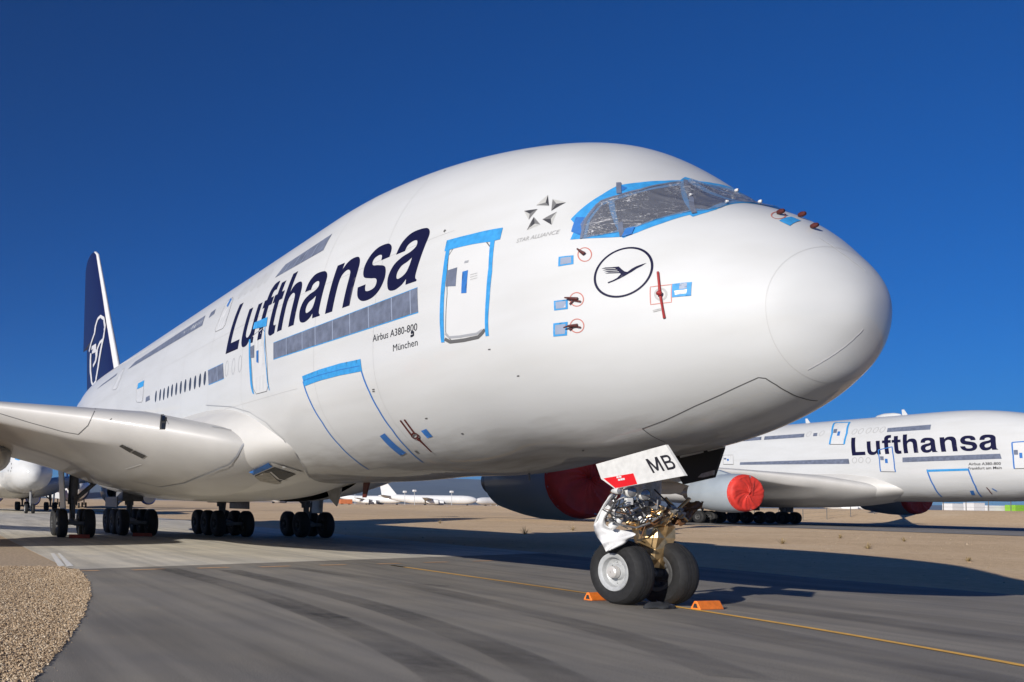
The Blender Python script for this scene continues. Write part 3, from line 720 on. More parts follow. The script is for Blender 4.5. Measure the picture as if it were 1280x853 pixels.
# --- wings
def wing_mesh(side, st, ns=40, c0=0., c1=1., cap=True):
    """st: y, x_le, z_le, chord, t_up, t_lo, z_te"""
    V = []; F = []
    sv = np.concatenate([np.linspace(c1**.5, c0**.5, ns)**2, np.linspace(c0**.5, c1**.5, ns)[1:]**2]); up = np.array([1]*ns+[0]*(ns-1))
    f = lambda s: (1.62*np.sqrt(s)-.63*s-1.9*s**2+1.35*s**3-.44*s**4)/.53
    for (y, xl, zl, c, tu, tl, zt) in st:
        bl = float(smooth01((y-6.2)/2.5))
        for s, u in zip(sv, up):
            h = max(0, float(f(s)))*(1-s**12)
            if not u: h = h*(1-bl)+bl*(.62*min(1, s/.028)**.5*(1-max(0, s-.3)/.7)+.38*h)*(1-s**12)
            V.append((xl+c*s, side*y, zl+(zt-zl)*s+(tu*h if u else -tl*h)))
    m = len(sv)
    for i in range(len(st)-1):
        for k in range(m-1): F.append((i*m+k, i*m+k+1, (i+1)*m+k+1, (i+1)*m+k))
    F.append(tuple(range((len(st)-1)*m, len(st)*m)))
    mb = MB(); mb.V = V; mb.F = F; return mb
def wing_stations(k, ys):
    o = []
    for y in ys:
        xl = 16.45+k*(y-3.9)+.02*(y-3.9)+.45*max(0, 4.3-y)**1.3; xt = 35.6+.08*(y-3.6) if y < 13 else 36.35+(y-13)*.36
        if k > .8: xl += 4.4; xt += 2.5*min(1, (y-3)/10)+(y-13)*.12*(y > 13)
        c = xt-xl
        zl = np.interp(y, [3, 3.9, 6, 8, 11, 15, 25, 39.9], [3.55, 3.72, 4.22, 4.68, 5.25, 5.75, 6.8, 8.2])
        th_ = np.interp(y, [3, 3.9, 6, 8, 11, 15, 25, 39.9], [2.1, 2.2, 2.4, 1.8, 1.2, 1.1, .8, .36])
        zt = zl-np.interp(y, [3, 6, 15, 40], [1.15, 1.05, .55, .1])
        o.append((y, xl, zl, c, th_*.46, th_*.54, zt))
    return o
wy = list(np.linspace(2.6, 15, 26))+list(np.linspace(16.5, 39.9, 16))
WST = {1: wing_stations(.75, wy), -1: wing_stations(.95, wy)}
for sd in (1, -1):
    w_ = wing_mesh(sd, WST[sd]).build('wing', M['wing'], None, True); own(w_)
    tip = WST[sd][-1]
    o = MB().add([(tip[1]+.4, sd*39.95, tip[2]), (tip[1]+3.4, sd*39.95, tip[2]-.1), (tip[1]+4.2, sd*40.3, tip[2]+1.3), (tip[1]+3.2, sd*40.3, tip[2]+1.3), (tip[1]+3.6, sd*40.2, tip[2]-1.2), (tip[1]+2.8, sd*40.2, tip[2]-1.2),
                  (tip[1]+.4, sd*39.85, tip[2]), (tip[1]+3.4, sd*39.85, tip[2]-.1)], [(0, 1, 2, 3), (0, 1, 4, 5), (6, 7, 2, 3), (6, 7, 4, 5), (0, 6, 3), (1, 7, 2), (0, 6, 5), (1, 7, 4)]).build('wingtip_fence', M['navy']); own(o)
    # flap track fairings: canoes under the trailing edge
    for yf in (10.5, 17., 24.):
        st = min(WST[sd], key=lambda s: abs(s[0]-yf)); sc = 1 if yf < 12 else .75; xe = st[1]+st[3]
        own(MB().lathe((xe-3.2*sc, sd*yf, st[6]+.05-.45*sc), [(-5.0*sc, .02), (-4.6*sc, .28*sc), (-3.2*sc, .62*sc), (-1*sc, .86*sc), (1.2*sc, .82*sc), (3.2*sc, .5*sc), (5.2*sc, .05)], 0, 24).build('flap_track_fairing', M['wing'], None, True))
def wing_bvh(o):
    me = o.data; return BVHTree.FromPolygons([v.co.copy() for v in me.vertices], [tuple(p.vertices) for p in me.polygons])
wing_s = [o for o in bpy.data.objects if o.name.startswith('wing') and o.type == 'MESH'][0]
BV = {'wing': wing_bvh(wing_s), 'fairing': wing_bvh(fairing)}
def cast(b, p):
    D = ray(np.array(p, float)); h = BV[b].ray_cast(Vector(CC), Vector(D))
    if h[0] is None:
        h2 = BV[b].find_nearest(Vector(CC+D*30)); return np.array(h2[0]), np.array(h2[1])
    n = np.array(h[1]); n = n if n@D < 0 else -n
    return np.array(h[0]), n
def mpatch(name, b, pts, m, off=.012, par=None, step=4.):
    V, F = fill([[np.array(p, float) for p in pts]], step, step)
    P = []
    for v in V:
        q, n = cast(b, v); P.append(q+n*off)
    me = mesh(name, P, F); o = link(name, me, m)
    if par is None: own(o)
    else: o.parent = par
    return o
def mline(name, b, pts, w, m, off=.012, par=None):
    L = densify([np.array(p, float) for p in pts], 4., 4., False); V = []; Q = [cast(b, p) for p in L]; n = len(Q)
    for i in range(n):
        t = Q[min(i+1, n-1)][0]-Q[max(i-1, 0)][0]; s = np.cross(Q[i][1], t); s /= np.linalg.norm(s)+1e-9; p = Q[i][0]+Q[i][1]*off
        V += [p+s*w/2, p-s*w/2]
    o = link(name, mesh(name, V, [(2*i, 2*i+1, 2*i+3, 2*i+2) for i in range(n-1)]), m, smooth=False)
    if par is None: own(o)
    else: o.parent = par
    return o

# --- fin and tailplane
FINZ = np.array([10.0, 11.7, 14.8, 18., 21.8, 22.3]); FLE = np.array([50.2, 51.55, 54.0, 56.4, 59.35, 60.4]); FTE = np.array([63.6, 63.9, 65.6, 65.3, 64.95, 64.4])
def fin_build(name, c0, c1, m, side=0, off=0.):
    V = []; F = []; ns = 18; sv = np.concatenate([np.linspace(c1, c0, ns), np.linspace(c0, c1, ns)[1:]]); up = [1]*ns+[-1]*(ns-1)
    zz = np.concatenate([np.linspace(10., 14.75, 10), np.linspace(14.8, 22.3, 16)])
    for z in zz:
        a = np.interp(z, FINZ, FLE); b = np.interp(z, FINZ, FTE) if z > 14.78 else np.interp(z, [10, 14.78], [63.6, 63.9]); t = np.interp(z, [10, 22.3], [1.0, .42])*.5
        for s, u in zip(sv, up):
            h = (1.62*math.sqrt(s)-.63*s-1.9*s**2+1.35*s**3-.44*s**4)/.53; V.append((a+(b-a)*s, u*(t*max(0, h)+off), z))
    k = len(sv)
    for i in range(len(zz)-1):
        for j in range(k-1): F.append((i*k+j, i*k+j+1, (i+1)*k+j+1, (i+1)*k+j))
    F.append(tuple(range((len(zz)-1)*k, len(zz)*k)))
    mb = MB(); mb.V = V; mb.F = F; return mb.build(name, m, None, True)
fin = own(fin_build('fin', .0, 1., M['navy'])); fle = fin_build('fin_leading_edge', 0., .04, M['sheet'], off=.012); fle.parent = fin
def finline(px, w, m):
    L = [on_plane(np.array(p, float), 1, .42) for p in densify([np.array(p, float) for p in px], 3, 3, False)]
    V = []; n = len(L)
    for i in range(n):
        x, z = L[i][0], L[i][2]; a = np.interp(z, FINZ, FLE); b = np.interp(z, FINZ, FTE); s = np.clip((x-a)/(b-a), .02, .97); t = np.interp(z, [10, 22.3], [1.0, .42])*.5
        h = (1.62*math.sqrt(s)-.63*s-1.9*s**2+1.35*s**3-.44*s**4)/.53; y = t*max(0, h)+.03
        d = L[min(i+1, n-1)]-L[max(i-1, 0)]; q = np.array([-d[2], d[0]]); q = q/(np.linalg.norm(q)+1e-9)
        for sg in (1, -1): V.append((x+sg*q[0]*w[0]/2, y, z+sg*q[1]*w[1]/2))
    o = link('fin_crane_mark', mesh('fin_crane_mark', V, [(2*i, 2*i+1, 2*i+3, 2*i+2) for i in range(n-1)]), m, smooth=False); o.parent = fin
fpx = lambda p: (p[0]/7.11+95, p[1]/7.11+380)
for L, w in (([(105, 425), (130, 350), (165, 262), (172, 200), (190, 135), (210, 110), (232, 130), (243, 200), (240, 300), (225, 410), (205, 560), (180, 690), (150, 722), (132, 700), (118, 600), (120, 500), (125, 440)], (.62, .22)),
             ([(135, 395), (178, 372), (172, 400), (150, 412)], (1.1, .30)), ([(140, 430), (180, 415), (188, 460), (178, 510), (150, 555)], (.8, .25)), ([(236, 318), (215, 345), (195, 400), (190, 450)], (.6, .22))):
    finline([fpx(p) for p in L], w, M['sheet'])
for sd in (1, -1):
    V = []; F = []; ns = 14; sv = np.concatenate([np.linspace(1, 0, ns), np.linspace(0, 1, ns)[1:]]); up = [1]*ns+[-1]*(ns-1); k = len(sv)
    ys = np.linspace(0, 15.2, 8)
    for y in ys:
        a = 53.5+.62*y; c = 9.6-.45*y; t = .5-.022*y
        for s, u in zip(sv, up):
            h = (1.62*math.sqrt(s)-.63*s-1.9*s**2+1.35*s**3-.44*s**4)/.53; V.append((a+c*s, sd*y, 8.3+.11*y+u*t*max(0, h)))
    for i in range(7):
        for j in range(k-1): F.append((i*k+j, i*k+j+1, (i+1)*k+j+1, (i+1)*k+j))
    F.append(tuple(range(7*k, 8*k)))
    mb = MB(); mb.V = V; mb.F = F; own(mb.build('tailplane', M['wing'], None, True))

# --- engines
def engine(loc, pyl_to):
    e = MB().lathe((0, 0, 0), [(.55, 1.36), (.25, 1.42), (.06, 1.52), (.0, 1.60), (.05, 1.68), (.3, 1.79), (.9, 1.88), (1.8, 1.92), (2.8, 1.88), (3.8, 1.74), (4.6, 1.58), (5.3, 1.42), (5.25, 1.37), (4.4, 1.40)], 0, 56).build('engine', M['nacelle'], None, True, loc); own(e)
    c = MB().lathe((0, 0, 0), [(4.6, 1.05), (5.6, .98), (6.6, .74), (6.7, .66), (6.6, .55), (7.6, .05)], 0, 32).build('exhaust', M['hotmetal'], None, True); c.parent = e
    # fabric inlet cover, drawn over the lip and puckered
    prof = [(.42, 1.815), (.2, 1.77), (.05, 1.70), (-.03, 1.60), (-.03, 1.45)]+[(-.03-.05*(1-r), 1.45*r) for r in (.9, .75, .6, .45, .3, .15, .02)]
    mb = MB().lathe((0, 0, 0), prof, 0, 72)
    V = np.array(mb.V); r = np.hypot(V[:, 1], V[:, 2]); a = np.arctan2(V[:, 2], V[:, 1])
    V[:, 0] += np.where(r < 1.6, .035*np.sin(a*9+3*r)*(r/1.6)+.05*np.sin(3*r+2*a)+.03*np.sin(17*a+6*r), .01*np.sin(a*22))
    mb.V = [tuple(v) for v in V]; cv = mb.build('inlet_cover', M['coverred'], None, True); cv.parent = e
    st = MB(); 
    for i in range(7):
        a = PI/2+.35*math.sin(i*1.7)
        st.path([(-.10, 1.3*math.cos(a+i*.02), 1.3*math.sin(a)-i*.05), (-.12, .6*math.cos(a+.5), .9*math.sin(a)-.2), (-.1, .4*math.cos(a+1.), .3-.1*i)], .012, 6)
    s2 = st.build('cover_strap', M['coverred']); s2.parent = e
    px_, pz = pyl_to
    L = [(1.6, 1.8), (3.2, 2.35), (px_-loc[0], pz-loc[2]), (px_-loc[0]+5, pz-loc[2]-.3), (6.4, .8), (4.6, 1.3)]
    V = [(x, s_*.22, z) for s_ in (-1, 1) for x, z in L]; n = len(L)
    p = MB().add(V, [tuple(range(n)), tuple(range(n, 2*n))[::-1]]+[(i, (i+1) % n, n+(i+1) % n, n+i) for i in range(n)]).build('pylon', M['nacelle']); p.parent = e
    return e
ENG = [engine((20.8, 14.9, 3.15), (26, 5.3)), engine((27.6, 25.7, 4.0), (34, 6.6)), engine((26.2, -15.75, 3.15), (31, 5.3))]

# --- undercarriage
def wheel_parts(r, w, rr, rimm='rim'):
    """tyre mesh (the wheel) with rim and hub as sub-parts, axle along y"""
    h = w/2
    prof = [(-h*.78, rr*.98), (-h*.96, rr*1.10), (-h, rr+(r-rr)*.45), (-h*.93, rr+(r-rr)*.78), (-h*.72, r*.965), (-h*.45, r*.995)]
    for g in (-.32, 0, .32): prof += [(h*(g-.03), r*.999), (h*(g-.025), r*.985), (h*(g+.025), r*.985), (h*(g+.03), r*.999)]
    prof += [(h*.45, r*.995), (h*.72, r*.965), (h*.93, rr+(r-rr)*.78), (h, rr+(r-rr)*.45), (h*.96, rr*1.10), (h*.78, rr*.98)]
    t = MB().lathe((0, 0, 0), prof, 1, 56, close=True).build('wheel', M['tyre'], None, True)
    rm = MB()
    for s in (1, -1):
        rm.lathe((0, 0, 0), [(s*h*.80, rr*1.02), (s*h*.90, rr*.99), (s*h*.86, rr*.84), (s*h*.80, rr*.78), (s*h*.42, rr*.74), (s*h*.22, rr*.60), (s*h*.26, rr*.42), (s*h*.50, rr*.36), (s*h*.62, .01)], 1, 40)
        for k in range(9):
            a = 2*PI*k/9; rm.tube((rr*.56*math.cos(a), s*h*.20, rr*.56*math.sin(a)), (rr*.56*math.cos(a), s*h*.36, rr*.56*math.sin(a)), rr*.05, n=8)
    rim = rm.build('rim', M[rimm], None, True); rim.parent = t
    for s in (1, -1):
        hub = MB().lathe((0, 0, 0), [(s*h*.6, rr*.33), (s*h*1.0, rr*.31), (s*h*1.08, rr*.26), (s*h*1.10, .01)], 1, 24).build('hub_cap', M['hub' if rimm == 'rim' else rimm], None, True); hub.parent = t
    return t
def copy_tree(o, parent=None):
    c = o.copy(); COL.objects.link(c)
    if parent is not None: c.parent = parent
    for ch in list(o.children): copy_tree(ch, c)
    return c
GX_ = 4.97
nw = own(wheel_parts(.62, .42, .365)); nw.location = (GX_-OX, .545, .615)
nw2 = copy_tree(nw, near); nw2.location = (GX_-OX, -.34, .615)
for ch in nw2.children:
    ch.material_slots[0].link = 'OBJECT'; ch.material_slots[0].material = M['rim_dark']  # rim and hubs coloured dark for the shade between the nose wheels
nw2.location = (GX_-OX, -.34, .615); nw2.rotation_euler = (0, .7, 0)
mw = own(wheel_parts(.70, .50, .31, 'rim_dark')); 
first = [True]
def main_wheel(x, y):
    o = mw if first[0] else copy_tree(mw, near); first[0] = False
    o.location = (x-OX, y, .69); o.rotation_euler = (0, random.uniform(0, 6), 0)
def bogie(x, y, n, tr, wing):
    """x: front axle"""
    sp = 1.7
    xs = [x+i*sp for i in range(n)]; cx = sum(xs)/n
    for xx in xs:
        for s in (-1, 1): main_wheel(xx, y+s*tr/2)
    b = MB().path([(xs[0], y, .69), (cx, y, .78), (xs[-1], y, .69)], [.13, .19, .13], 14)
    for xx in xs: b.tube((xx, y-tr/2, .69), (xx, y+tr/2, .69), .09, n=14)
    own(b.build('bogie_beam', M['gear'], None, True))
    top = 3.6 if wing else 2.3
    g = MB().tube((cx, y, .8), (cx+.05, y-.0, 1.7), .15, n=18).tube((cx+.05, y, 1.6), (cx+.1, y-(.12 if wing else 0)*np.sign(y), top), .24, n=20)
    g.tube((cx-.35, y, 1.0), (cx-.6, y, 1.75), .05).tube((cx-.6, y, 1.75), (cx-.1, y, 2.0), .06)
    own(g.build('gear_leg', M['gear'], None, True))
    if wing:
        s = np.sign(y)
        own(MB().tube((cx+.05, y-.15*s, 1.85), (cx+.1, y-1.9*s, 3.35), .11, n=12).tube((cx+.05, y-1.0*s, 2.65), (cx+.1, y-.1*s, 3.2), .06).build('side_brace', M['gear'], None, True))
        own(bevel(MB().box((cx-.1, y+.55*s, 2.35), (1.5, .07, 2.1), rot('x', -.06*s)).build('gear_door', M['nacelle']), .02))
        own(MB().path([(cx-.2, y+.1*s, 3.3), (cx-.3, y+.2*s, 2.4), (cx-.25, y+.15*s, 1.5), (cx-.4, y+.1*s, .95)], .025, 6).build('hydraulic_hose', M['hose'], None, True))
    else:
        own(bevel(MB().box((cx, y, 2.05), (1.6, 1.15, .5)).build('gear_leg_housing', M['gear']), .05))
        own(bevel(MB().box((cx, y+np.sign(y)*1.0, 1.75), (3.0, .06, .55)).build('gear_door', M['gear']), .02))
bogie(31.9, 6.45, 2, 1.35, True); bogie(35.2, -7.1, 2, 1.35, True); bogie(35.0, 2.62, 3, 1.53, False); bogie(35.2, -2.62, 3, 1.53, False)

# nose gear: leg, foil wrapping, machinery, lamps, hoses
def AT(px, x=GX_): return on_plane(np.array(px, float), 0, x)
g = MB().tube((GX_, 0, .62), (GX_-.02, 0, 1.5), .105, n=20).tube((GX_, 0, 1.35), (GX_-.15, 0, 3.1), .17, n=20).tube((GX_, -.5, .615), (GX_, .5, .615), .085, n=16)
own(g.build('nose_gear_leg', M['steel'], None, True))
def foil(name, rows, m, n=22, jit=.03, seed=1, fine=True):
    if fine: n = int(n*1.7)
    q = []
    for a, b in zip(rows[:-1], rows[1:]): q += [a, (tuple((np.array(a[0])+np.array(b[0]))/2), (a[1]+b[1])/2)]
    if fine: rows = q+[rows[-1]]; jit *= .62
    r = np.random.default_rng(seed); V = []; F = []
    for (c, ra) in rows:
        for k in range(n):
            a = 2*PI*k/n; V.append(np.array(c)+np.array([ra*.9*math.cos(a), ra*math.sin(a), 0])+r.normal(0, jit, 3))
    for i in range(len(rows)-1):
        for k in range(n):
            a, b, c_, d = i*n+k, i*n+(k+1) % n, (i+1)*n+(k+1) % n, (i+1)*n+k
            F += [(a, b, c_), (a, c_, d)] if (i+k) % 2 else [(a, b, d), (b, c_, d)]
    mb = MB(); mb.V = [tuple(v) for v in V]; mb.F = F; return own(mb.build(name, m, None, False))
foil('foil_wrap', [((GX_-.02+.02*i, -.10-.02*i, z), ra) for i, (z, ra) in enumerate([(.70, .16), (.88, .25), (1.10, .30), (1.30, .34), (1.50, .35), (1.66, .24)])], M['gold'], n=12, seed=12, jit=.022, fine=False)
foil('foil_wrap', [((GX_+.05, -.05, z), ra) for z, ra in [(1.5, .30), (1.58, .36), (1.66, .38), (1.72, .33)]], M['gold'], n=20, seed=3, jit=.045)
foil('foil_wrap', [((GX_-.1, -.52-.1*i, 1.55+.11*i), .13) for i in range(5)], M['brown'], n=12, seed=4, jit=.025)
own(MB().tube((GX_-.25, -.16, 1.62), (GX_-.28, -.62, 2.05), .03).tube((GX_-.2, -.2, 2.05), (GX_-.22, -.62, 1.62), .028).build('steering_rod', M['gold'], None, True))
# upper machinery
r = np.random.default_rng(5)
for i in range(16):
    c = AT((r.uniform(766, 826), r.uniform(622, 655)), GX_-.12-r.uniform(0, .25)); ax = r.normal(0, 1, 3); ax /= np.linalg.norm(ax); L = r.uniform(.08, .2); ra = r.uniform(.03, .075)
    mm = [M['steel'], M['gearwhite'], M['chrome'], M['gear']][i % 4]
    own(MB().tube(c-ax*L/2, c+ax*L/2, ra, n=14).tube(c-ax*L*.62, c-ax*L*.5, ra*.6, n=10).tube(c+ax*L*.5, c+ax*L*.62, ra*.7, n=10).build('actuator', mm, None, True))
for i in range(8):
    c = AT((r.uniform(768, 822), r.uniform(622, 654)), GX_-.2-r.uniform(0, .15))
    own(bevel(MB().box(c, r.uniform(.06, .16, 3), rot('z', r.uniform(0, 3))@rot('x', r.uniform(-.6, .6))).build('valve_block', [M['steel'], M['gearwhite']][i % 2]), .012))
own(bevel(MB().box(AT((786, 627), GX_-.45), (.07, .13, .13)).build('junction_box', M['gearwhite']), .012))
own(MB().path([AT(p, GX_-.3) for p in ((767, 640), (769, 632), (772, 635), (768, 648))], .03, 8).build('bracket', M['gearwhite'], None, True))
for i in range(26):
    a = AT((r.uniform(766, 826), r.uniform(618, 652)), GX_-.3-r.uniform(0, .2)); b_ = a+r.normal(0, .09, 3); c = b_+r.normal(0, .09, 3)
    own(MB().path([a, b_, c], r.uniform(.006, .014), 7).build('pipe', [M['hose'], M['steel'], M['hose'], M['brown'], M['gear']][i % 5], None, True))
for i in range(12):
    c = AT((r.uniform(768, 824), r.uniform(622, 653)), GX_-.05-r.uniform(0, .1)); own(bevel(MB().box(c, r.uniform(.08, .2, 3), rot('z', r.uniform(0, 3))).build('bracket', M['gear'] if i % 3 else M['bay']), .012))
# torque links on the starboard side of the leg (plates)
own(MB().path([AT((800, 660), GX_-.3), AT((818, 655), GX_-.35), AT((832, 640), GX_-.3), AT((840, 632), GX_-.25)], [.05, .045, .04, .035], 10).build('torque_link', M['brown'], None, True))
own(MB().path([AT((836, 633), GX_-.3), AT((845, 640), GX_-.3), AT((853, 646), GX_-.3)], [.05, .07, .06], 10).build('tow_fitting', M['steel'], None, True))
for i in range(4):
    c = AT((843+3*i, 640+(i % 2)*5), GX_-.35); own(MB().tube(c, c+np.array([-.08, .02, .05]), .035, n=10).build('fitting', M['chrome'] if i % 2 else M['steel'], None, True))
def lamp(px, rad, x=GX_-.5):
    c = AT(px, x); o = own(MB().lathe((0, 0, 0), [(-.02, rad), (0, rad*1.05), (.04, rad*1.05), (.14, rad*.7), (.18, rad*.3), (.18, .005)], 0, 28).build('taxi_light', M['gearwhite'], None, True, tuple(c)))
    l = MB().lathe((0, 0, 0), [(-.012, rad*.9), (-.03, rad*.5), (-.035, .005)], 0, 24).build('lens', M['lampglass'], None, True); l.parent = o
lamp((789.5, 615), .098); lamp((806.5, 618.5), .105); lamp((774, 614), .06)
for pts, rr in (([(783, 622), (778, 632), (784, 642), (792, 650)], .014), ([(795, 625), (803, 633), (808, 645), (800, 656)], .013), ([(812, 624), (822, 632), (826, 645), (815, 652)], .015), ([(770, 625), (763, 640), (768, 655)], .012),
                ([(818, 612), (832, 626), (838, 634)], .014), ([(775, 640), (790, 645), (806, 640), (822, 637)], .013), ([(760, 650), (775, 656), (795, 660), (812, 654)], .018)):
    own(MB().path([AT(p, GX_-.42) for p in pts], rr, 7).build('hydraulic_hose', M['hose'] if rr < .0145 else M['steel'], None, True))
foil('foil_wrap', [((GX_-.25, .52-.03*i, 1.58-.03*i), .09-.004*i) for i in range(6)], M['gold'], n=10, seed=8, jit=.03)
foil('foil_wrap', [((GX_-.3, .05, 1.72+.06*i), .09) for i in range(4)], M['gold'], n=10, seed=9, jit=.025)
# axle under the foil
own(MB().tube((GX_-.1, -.45, .72), (GX_-.1, -.1, .80), .06, n=12).build('axle_fitting', M['gear'], None, True))

# nose gear doors and bay
def slab(name, pts, axis_y, th, m, par=None):
    Q = [on_plane(np.array(p, float), 1, axis_y) for p in pts]; n = len(Q)
    V = [q+np.array([0, th/2, 0]) for q in Q]+[q-np.array([0, th/2, 0]) for q in Q]
    o = MB().add(V, [tuple(range(n)), tuple(range(n, 2*n))[::-1]]+[(i, (i+1) % n, n+(i+1) % n, n+i) for i in range(n)]).build(name, m)
    if par is None: own(o)
    else: o.parent = par
    return o
ndr = slab('nose_gear_door', [(746.4, 580.5), (790, 568.3), (833.7, 556.2), (857.8, 594.8), (815, 602.7), (770, 611.2), (753, 599)], .95, .05, M['gearwhite'])
ndr['label'] = 'white door with black MB and red warning patch'
slab('warning_patch', [(754.5, 598.2), (791.5, 591.8), (796.5, 605.2), (769.5, 610.6)], .978, .006, M['signred'], ndr)
wp = MB()
for p in ((772, 596.8), (775.3, 596.2), (774, 600), (777, 599.4), (779.5, 599)): wp.box(on_plane(np.array(p, float), 1, .985), (.05, .004, .035))
wp.build('warning_text', M['sheet']).parent = ndr
def flat_text(name, s, bl, br, hgt, y, m, par, bold=.02, up=None):
    A = on_plane(np.array(bl, float), 1, y); B = on_plane(np.array(br, float), 1, y); V, F = text_mesh(s, bold); lo, hi = V[:, 0].min(), V[:, 0].max()
    U = np.array([-hgt*.18, 0, hgt]) if up is None else on_plane(np.array(up, float), 1, y)-A
    P = [A+(B-A)*(v[0]-lo)/(hi-lo)+U*v[1]/.73 for v in V]
    o = link(name, mesh(name, P, F), m, None, False); o.parent = par
BL = {'M': (.92, [N_((0, 0), (0, .72), (.15, .72), (.375, .24), (.60, .72), (.75, .72), (.75, 0), (.625, 0), (.625, .47), (.43, .07), (.32, .07), (.125, .47), (.125, 0))]),
      'B': (.60, [N_((0, 0), (0, .72), (.32, .72))+Cv((.46, .69), (.53, .60), (.53, .49))+N_((.44, .385))+Cv((.54, .33), (.575, .20), (.51, .06))+N_((.34, 0)), N_((.125, .43), (.125, .61), (.30, .61))+Cv((.40, .58), (.40, .46))+N_((.30, .43)), N_((.125, .11), (.125, .32), (.32, .32))+Cv((.44, .28), (.44, .15))+N_((.32, .11))])}
A_ = on_plane(np.array((816.2, 591.6)), 1, .979); B_ = on_plane(np.array((846.5, 585.6)), 1, .979); U_ = on_plane(np.array((806.6, 574.3)), 1, .979)-A_; pen = 0
for c in 'MB':
    w_, LL = BL[c]; V, F = fill([smooth_loop(L) for L in LL], .2, .2)
    o = link('registration_letter', mesh('registration_letter', [A_+(B_-A_)*(pen+v[0])/1.5+U_*v[1]/.72 for v in V], F), M['black'], None, False); o.parent = ndr; pen += w_
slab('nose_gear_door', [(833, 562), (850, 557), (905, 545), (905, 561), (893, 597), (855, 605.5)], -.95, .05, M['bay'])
slab('door_edge_strip', [(850.5, 570), (879, 563.5), (879.2, 566), (851, 572.5)], -.92, .03, M['sheet']); slab('door_edge_strip', [(885, 562), (906, 557), (906, 559.5), (885.5, 564.5)], -.92, .03, M['gearwhite'])
slab('door_bracket', [(873, 597), (878, 592), (893, 588), (892, 594), (880, 597)], -.90, .03, M['steel'])
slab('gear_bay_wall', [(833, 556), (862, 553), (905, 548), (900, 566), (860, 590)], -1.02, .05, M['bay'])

own(ribbon('fairing_seam', uvs(H1, [(258, 506.5), (290, 508.5), (312, 515), (333, 528), (353, 547), (370, 567), (382, 585), (387, 597)]), .025, M['ringline'], .02))
# details on fairing, wing root
mpatch('intake_frame', 'fairing', [(302, 594), (340, 577.5), (379, 589.5), (348, 605)], M['fairing'], .03)
io = mpatch('air_intake', 'fairing', [(313, 596), (343, 583), (370, 591.5), (346, 603)], M['grille'], .045)
mpatch('intake_vane', 'fairing', [(312, 597.5), (330, 589), (337, 589.5), (346, 598.5), (352, 602.5), (346, 604)], M['intake'], .05, io)
mline('intake_rib', 'fairing', [(338, 588), (348, 597), (360, 600)], .07, M['fairing'], .055, io)
tape_ = mpatch('intake_tape', 'fairing', [(302.5, 593.5), (306, 597.5), (341, 582), (336, 577)], M['bluetape_dark'], .05, io)
mpatch('small_intake', 'fairing', [(236, 612), (247, 610.5), (258, 616), (250, 618)], M['grille'], .03)
mpatch('small_intake_tape', 'fairing', [(238, 610), (251, 610.5), (250, 613.5), (241, 613)], M['bluetape_dark'], .04)
mline('fairing_seam', 'wing', [(122, 500), (118, 515), (110, 532), (98, 543), (80, 540), (40, 529), (0, 517)], .03, M['gap'], .012)
mline('wing_seal', 'wing', [(268, 510), (280, 511.5), (292, 518), (302, 528)], .06, M['ringline'], .02)
mline('wing_seal', 'wing', [(308, 553), (303, 557), (296, 570), (287, 580), (262, 591), (230, 604), (200, 609), (165, 601)], .06, M['ringline'], .02)
l1 = mpatch('landing_light', 'wing', [(199.5, 537), (201, 519), (208.5, 518.5), (206.5, 537)], M['bay'], .02)
for yy in (521, 530): mpatch('lens', 'wing', [(202, yy+6), (202.5, yy), (206.5, yy), (206, yy+6)], M['glass'], .035, l1)
mpatch('vent_grille', 'wing', [(149, 557.5), (153, 555.5), (167, 562), (162.5, 565.5)], M['grille'], .02); mpatch('vent_grille', 'wing', [(164.5, 566), (169, 563), (183, 569.5), (178, 573)], M['grille'], .02)
mline('panel_scratch', 'wing', [(157, 586), (177, 580)], .04, M['wing_edge'], .015)
# drain mast and aerials under the belly
own(MB().add([(15.6, -.03, 2.6), (15.95, -.03, 2.6), (16.05, -.02, 2.05), (15.85, -.02, 2.05), (15.6, .03, 2.6), (15.95, .03, 2.6), (16.05, .02, 2.05), (15.85, .02, 2.05)], [(0, 1, 2, 3), (7, 6, 5, 4), (0, 4, 5, 1), (1, 5, 6, 2), (2, 6, 7, 3), (3, 7, 4, 0)]).build('drain_mast_cover', M['darkred']))
own(MB().path([(8.3, 0, 2.62), (8.3, 0, 2.45)], .02, 8).build('drain_mast', M['gap'], None, True))
own(slab('belly_flap', [(409, 612), (427, 610), (426, 617), (421, 633), (413, 624)], -1.6, .05, M['gear']))

# ================================================================== THE SISTER AIRLINER (same type, parked behind on the next stand)
sis = empty('airliner', (T2[0]+OX, T2[1], T2[2]))
tag(sis, 'white twin-deck airliner at right, its nose out of the picture, behind the nearest one', 'airliner', 'white twin-deck airliners with navy lettering')
def stem(o): return o.name.split('.')[0]
COPY = {'fuselage', 'radome', 'radome_joint', 'belly_fairing', 'wing', 'wingtip_fence', 'flap_track_fairing', 'fin', 'tailplane', 'engine', 'wheel', 'bogie_beam', 'gear_leg', 'gear_leg_housing', 'gear_door', 'side_brace',
        'nose_gear_leg', 'aerial', 'aerial_fairing', 'windscreen_tape', 'windscreen_film', 'wiper', 'lightning_strip'}
near_parts = list(near.children)
eng_s = []
for o in near_parts:
    if stem(o) in COPY:
        c = copy_tree(o, sis)
        if stem(o) == 'engine': eng_s.append(c)
for c in eng_s:
    if -16 < c.location.y < -13: c.location.x += 2.6
    if 14 < c.location.y < 16: c.location.x -= .8; c.location.y -= 1.7
NP = near
def own2(o, par=None):
    o.parent = par or sis
    if par is None: o.location = (o.location[0]-OX, o.location[1], o.location[2])
    return o
def c3(p): return (p[0]/5.02+880, p[1]/5.02+500)
def c4(p): return (p[0]/5.018+1060, p[1]/5.018+500)
